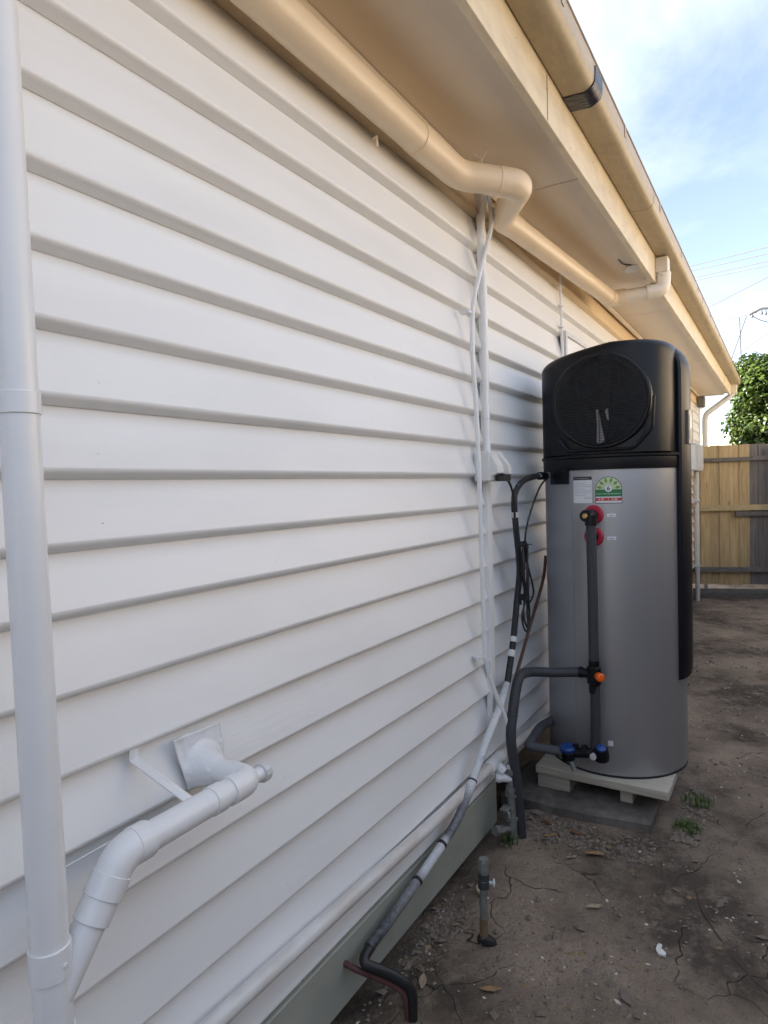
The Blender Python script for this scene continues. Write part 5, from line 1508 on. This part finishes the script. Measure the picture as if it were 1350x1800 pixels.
# ------------------------------------------------------------------ litter on the soil
def scatter():
    rnd = random.Random(21)
    # chips, crumbs, shell grit: nobody could count them
    def chips(n, smin, smax, m, name, zone, flat=0.4):
        mb = MB()
        for _ in range(n):
            x = zone[0] + (zone[1] - zone[0]) * rnd.random() ** 1.5
            y = rnd.uniform(zone[2], zone[3])
            if 2.62 < x < 3.4 and y > -0.63: continue
            if mnoise.noise(Vector((x * 2.5, y * 2.5, 4))) < rnd.uniform(-0.5, 0.35): continue
            s = rnd.uniform(smin, smax) * (1 + 0.5 * (rnd.random() < 0.08))
            z = ground_z(x, y) + s * flat * 0.25
            c = Vector((x, y, z))
            a = rnd.uniform(0, 6.28); el = rnd.uniform(1.0, 2.2)
            u = Vector((math.cos(a), math.sin(a), rnd.uniform(-0.3, 0.3))) * s * el * 0.5
            w = Vector((-math.sin(a), math.cos(a), rnd.uniform(-0.3, 0.3))) * s * 0.5
            h = Vector((0, 0, s * flat))
            mb.add([c + u, c + w * rnd.uniform(0.6, 1.2), c - u * rnd.uniform(0.5, 1), c - w, c + h * 0.5 + u * 0.1, c - h * 0.3], [(0, 1, 4), (1, 2, 4), (2, 3, 4), (3, 0, 4), (1, 0, 5), (2, 1, 5), (3, 2, 5), (0, 3, 5)])
        mb.build(name, m, None, {'kind': 'stuff'})
    Zn = (1.0, 9.5, -1.7, 0.0)
    chips(7000, 0.002, 0.007, mat('soil_crumbs_dark', (0.11, 0.088, 0.072), 0.95), 'soil_crumbs', Zn, 0.7)
    chips(6000, 0.003, 0.011, mat('soil_crumbs_brown', (0.27, 0.22, 0.18), 0.95), 'soil_crumbs', Zn, 0.6)
    chips(1500, 0.004, 0.012, mat('pale_grit', (0.68, 0.64, 0.58), 0.8, var=0.3, vscale=30), 'pale_grit', Zn, 0.4)
    chips(520, 0.008, 0.024, mat('bark_flakes', (0.30, 0.20, 0.11), 0.85, var=0.4, vscale=30), 'bark_flakes', Zn, 0.15)
    chips(1900, 0.007, 0.026, mat('soil_clods', (0.19, 0.153, 0.125), 0.95), 'soil_clods', Zn, 0.7)

    for zn in ((2.44, 2.67, -0.60, -0.03), (1.15, 2.45, -0.13, 0.02), (2.66, 3.2, -0.72, -0.60)):
        chips(420, 0.006, 0.024, MATS['soil_clods'], 'soil_clods', zn, 0.7)
        chips(260, 0.004, 0.012, MATS['soil_crumbs_brown'], 'soil_crumbs', zn, 0.6)
        chips(40, 0.006, 0.016, MATS['bark_flakes'], 'bark_flakes', zn, 0.15)
    # single dead leaves
    mtan = mat('dead_leaf_tan', (0.36, 0.22, 0.10), 0.7, var=0.35, vscale=60)
    mbrn = mat('dead_leaf_brown', (0.20, 0.095, 0.045), 0.75, var=0.35, vscale=60)
    mpal = mat('dead_leaf_pale', (0.42, 0.33, 0.22), 0.7, var=0.3, vscale=60)
    def leaf(x, y, L, W, ang, m, label, curl=0.25, lift=0.006):
        mb = MB(); n = 6
        d = Vector((math.cos(ang), math.sin(ang), 0)); s = Vector((-d.y, d.x, 0))
        vs = []
        for i in range(n + 1):
            t_ = i / n
            w = W * math.sin(math.pi * min(0.98, max(0.04, t_))) ** 0.8 * 0.5
            p = Vector((x, y, 0)) + d * (t_ - 0.5) * L
            z = ground_z(p.x, p.y) + lift + curl * L * (t_ - 0.5) ** 2
            vs += [p + s * w + Vector((0, 0, z + w * 0.45)), p + Vector((0, 0, z)), p - s * w + Vector((0, 0, z + w * 0.45))]
        fs = [(i * 3 + k, i * 3 + k + 1, i * 3 + k + 4, i * 3 + k + 3) for i in range(n) for k in range(2)]
        mb.add(vs, fs, True)
        o = mb.build('dead_leaf', m, None, props(label, 'leaf', 'dead leaves on the soil'))
        sol = o.modifiers.new('thickness', 'SOLIDIFY'); sol.thickness = 0.0008
    for a in LEAVES: leaf(*a[:5], {'t': mtan, 'b': mbrn, 'p': mpal}[a[5]], a[6])
    # white scrap
    mb = MB()
    cx, cy = 1.995, -0.683
    P = [(0, 0.030), (0.010, 0.028), (0.009, 0.008), (0.026, -0.002), (0.024, -0.012), (0.004, -0.010), (-0.006, 0.004), (-0.004, 0.022)]
    z = ground_z(cx, cy) + 0.004
    ro = R(35)
    pts = [(cx + (p[1]) * 0.9, cy - p[0] * 0.9) for p in P]
    mb.add([(x_, y_, z + 0.004 * math.sin(i)) for i, (x_, y_) in enumerate(pts)] + [(x_, y_, z + 0.006 + 0.004 * math.sin(i)) for i, (x_, y_) in enumerate(pts)],
           [tuple(range(7, -1, -1)), tuple(range(8, 16))] + [(k, (k + 1) % 8, 8 + (k + 1) % 8, 8 + k) for k in range(8)])
    mb.build('plaster_scrap', mat('white_plaster', (0.75, 0.74, 0.71), 0.8), None, props('small bent white scrap lying alone on the bare soil', 'scrap'))
    # thin dark root
    mb = MB()
    rt = smooth([Vector((x_, y_, ground_z(x_, y_) + 0.001)) for (x_, y_) in ROOT], 6)
    tube(mb, rt, [0.0014 + 0.0022 * (1 - abs(2 * i / len(rt) - 1)) for i in range(len(rt))], 6); mb.build('root', mat('dark_root', (0.075, 0.058, 0.046), 0.9), None, props('thin dark root lying on the soil at the right edge', 'root'))
    # tufts
    def tuft(x, y, r, h, n, label, broad=False):
        mb = MB()
        for _ in range(n):
            a = rnd.uniform(0, 6.28); q = r * rnd.random() ** 0.6
            p = Vector((x + math.cos(a) * q, y + math.sin(a) * q, 0)); p.z = ground_z(p.x, p.y) - 0.004
            hh = h * rnd.uniform(0.4, 1.1); ln = Vector((rnd.uniform(-1, 1), rnd.uniform(-1, 1), 0)) * hh * 0.6
            w = (0.010 if broad else 0.0022) * rnd.uniform(0.7, 1.3)
            sd = Vector((-ln.y, ln.x, 0)); sd = sd.normalized() * w if sd.length > 0 else Vector((w, 0, 0))
            m1 = p + ln * 0.35 + Vector((0, 0, hh * 0.6)); tp = p + ln + Vector((0, 0, hh * rnd.uniform(0.75, 1)))
            mb.add([p - sd * 0.5, p + sd * 0.5, m1 + sd * 0.8, tp, m1 - sd * 0.8], [(0, 1, 2, 4), (4, 2, 3)])
        mb.build('grass_tuft' if not broad else 'weed', M_GRASS, None, props(label, 'grass' if not broad else 'weed', 'green tufts on the soil'))
    for a in TUFTS: tuft(*a)
LEAVES = [
    (1.640, -0.300, 0.060, 0.020, 2.0, 't', 'pale tan dead leaf lying below the standpipe'),
    (2.115, -0.470, 0.055, 0.022, -0.9, 'p', 'pale buff dead leaf lying alone on the soil in front of the slab'),
    (2.56, -0.170, 0.050, 0.022, 1.2, 'b', 'brown dead leaf near the riser, closest to the wall'),
    (2.53, -0.300, 0.060, 0.020, 1.6, 'b', 'orange brown dead leaf right in front of the slab'),
    (2.47, -0.215, 0.060, 0.018, 2.2, 't', 'tan dead leaf between the riser and the slab'),
    (2.42, -0.400, 0.075, 0.026, -1.2, 't', 'curled tan dead leaf at the slab corner'),
    (2.36, -0.330, 0.050, 0.016, -0.6, 'p', 'pale sliver of dead leaf in front of the slab'),
    (1.575, -0.120, 0.060, 0.022, 0.4, 'p', 'pale dead leaf beside the black pipe end'),
    (2.03, -0.110, 0.080, 0.040, 0.5, 'p', 'broken pale leaf scrap against the plinth'),
]
ROOT = [(2.40, -0.74), (2.28, -0.77), (2.16, -0.83), (2.05, -0.90), (1.98, -0.97), (1.93, -1.05)]
TUFTS = [
    (2.78, -0.672, 0.055, 0.040, 150, 'green grass tuft at the corner of the timber platform'),
    (2.345, -0.090, 0.035, 0.065, 45, 'small green weed at the foot of the riser'),
    (2.42, -0.22, 0.05, 0.022, 40, 'sparse low grass in front of the slab'),
    (3.02, -0.690, 0.070, 0.050, 130, 'darker grass tuft at the back corner of the timber platform'),
    (2.62, -0.035, 0.03, 0.05, 14, 'broad leafed weed in the dark gap beside the slab', True),
]
scatter()
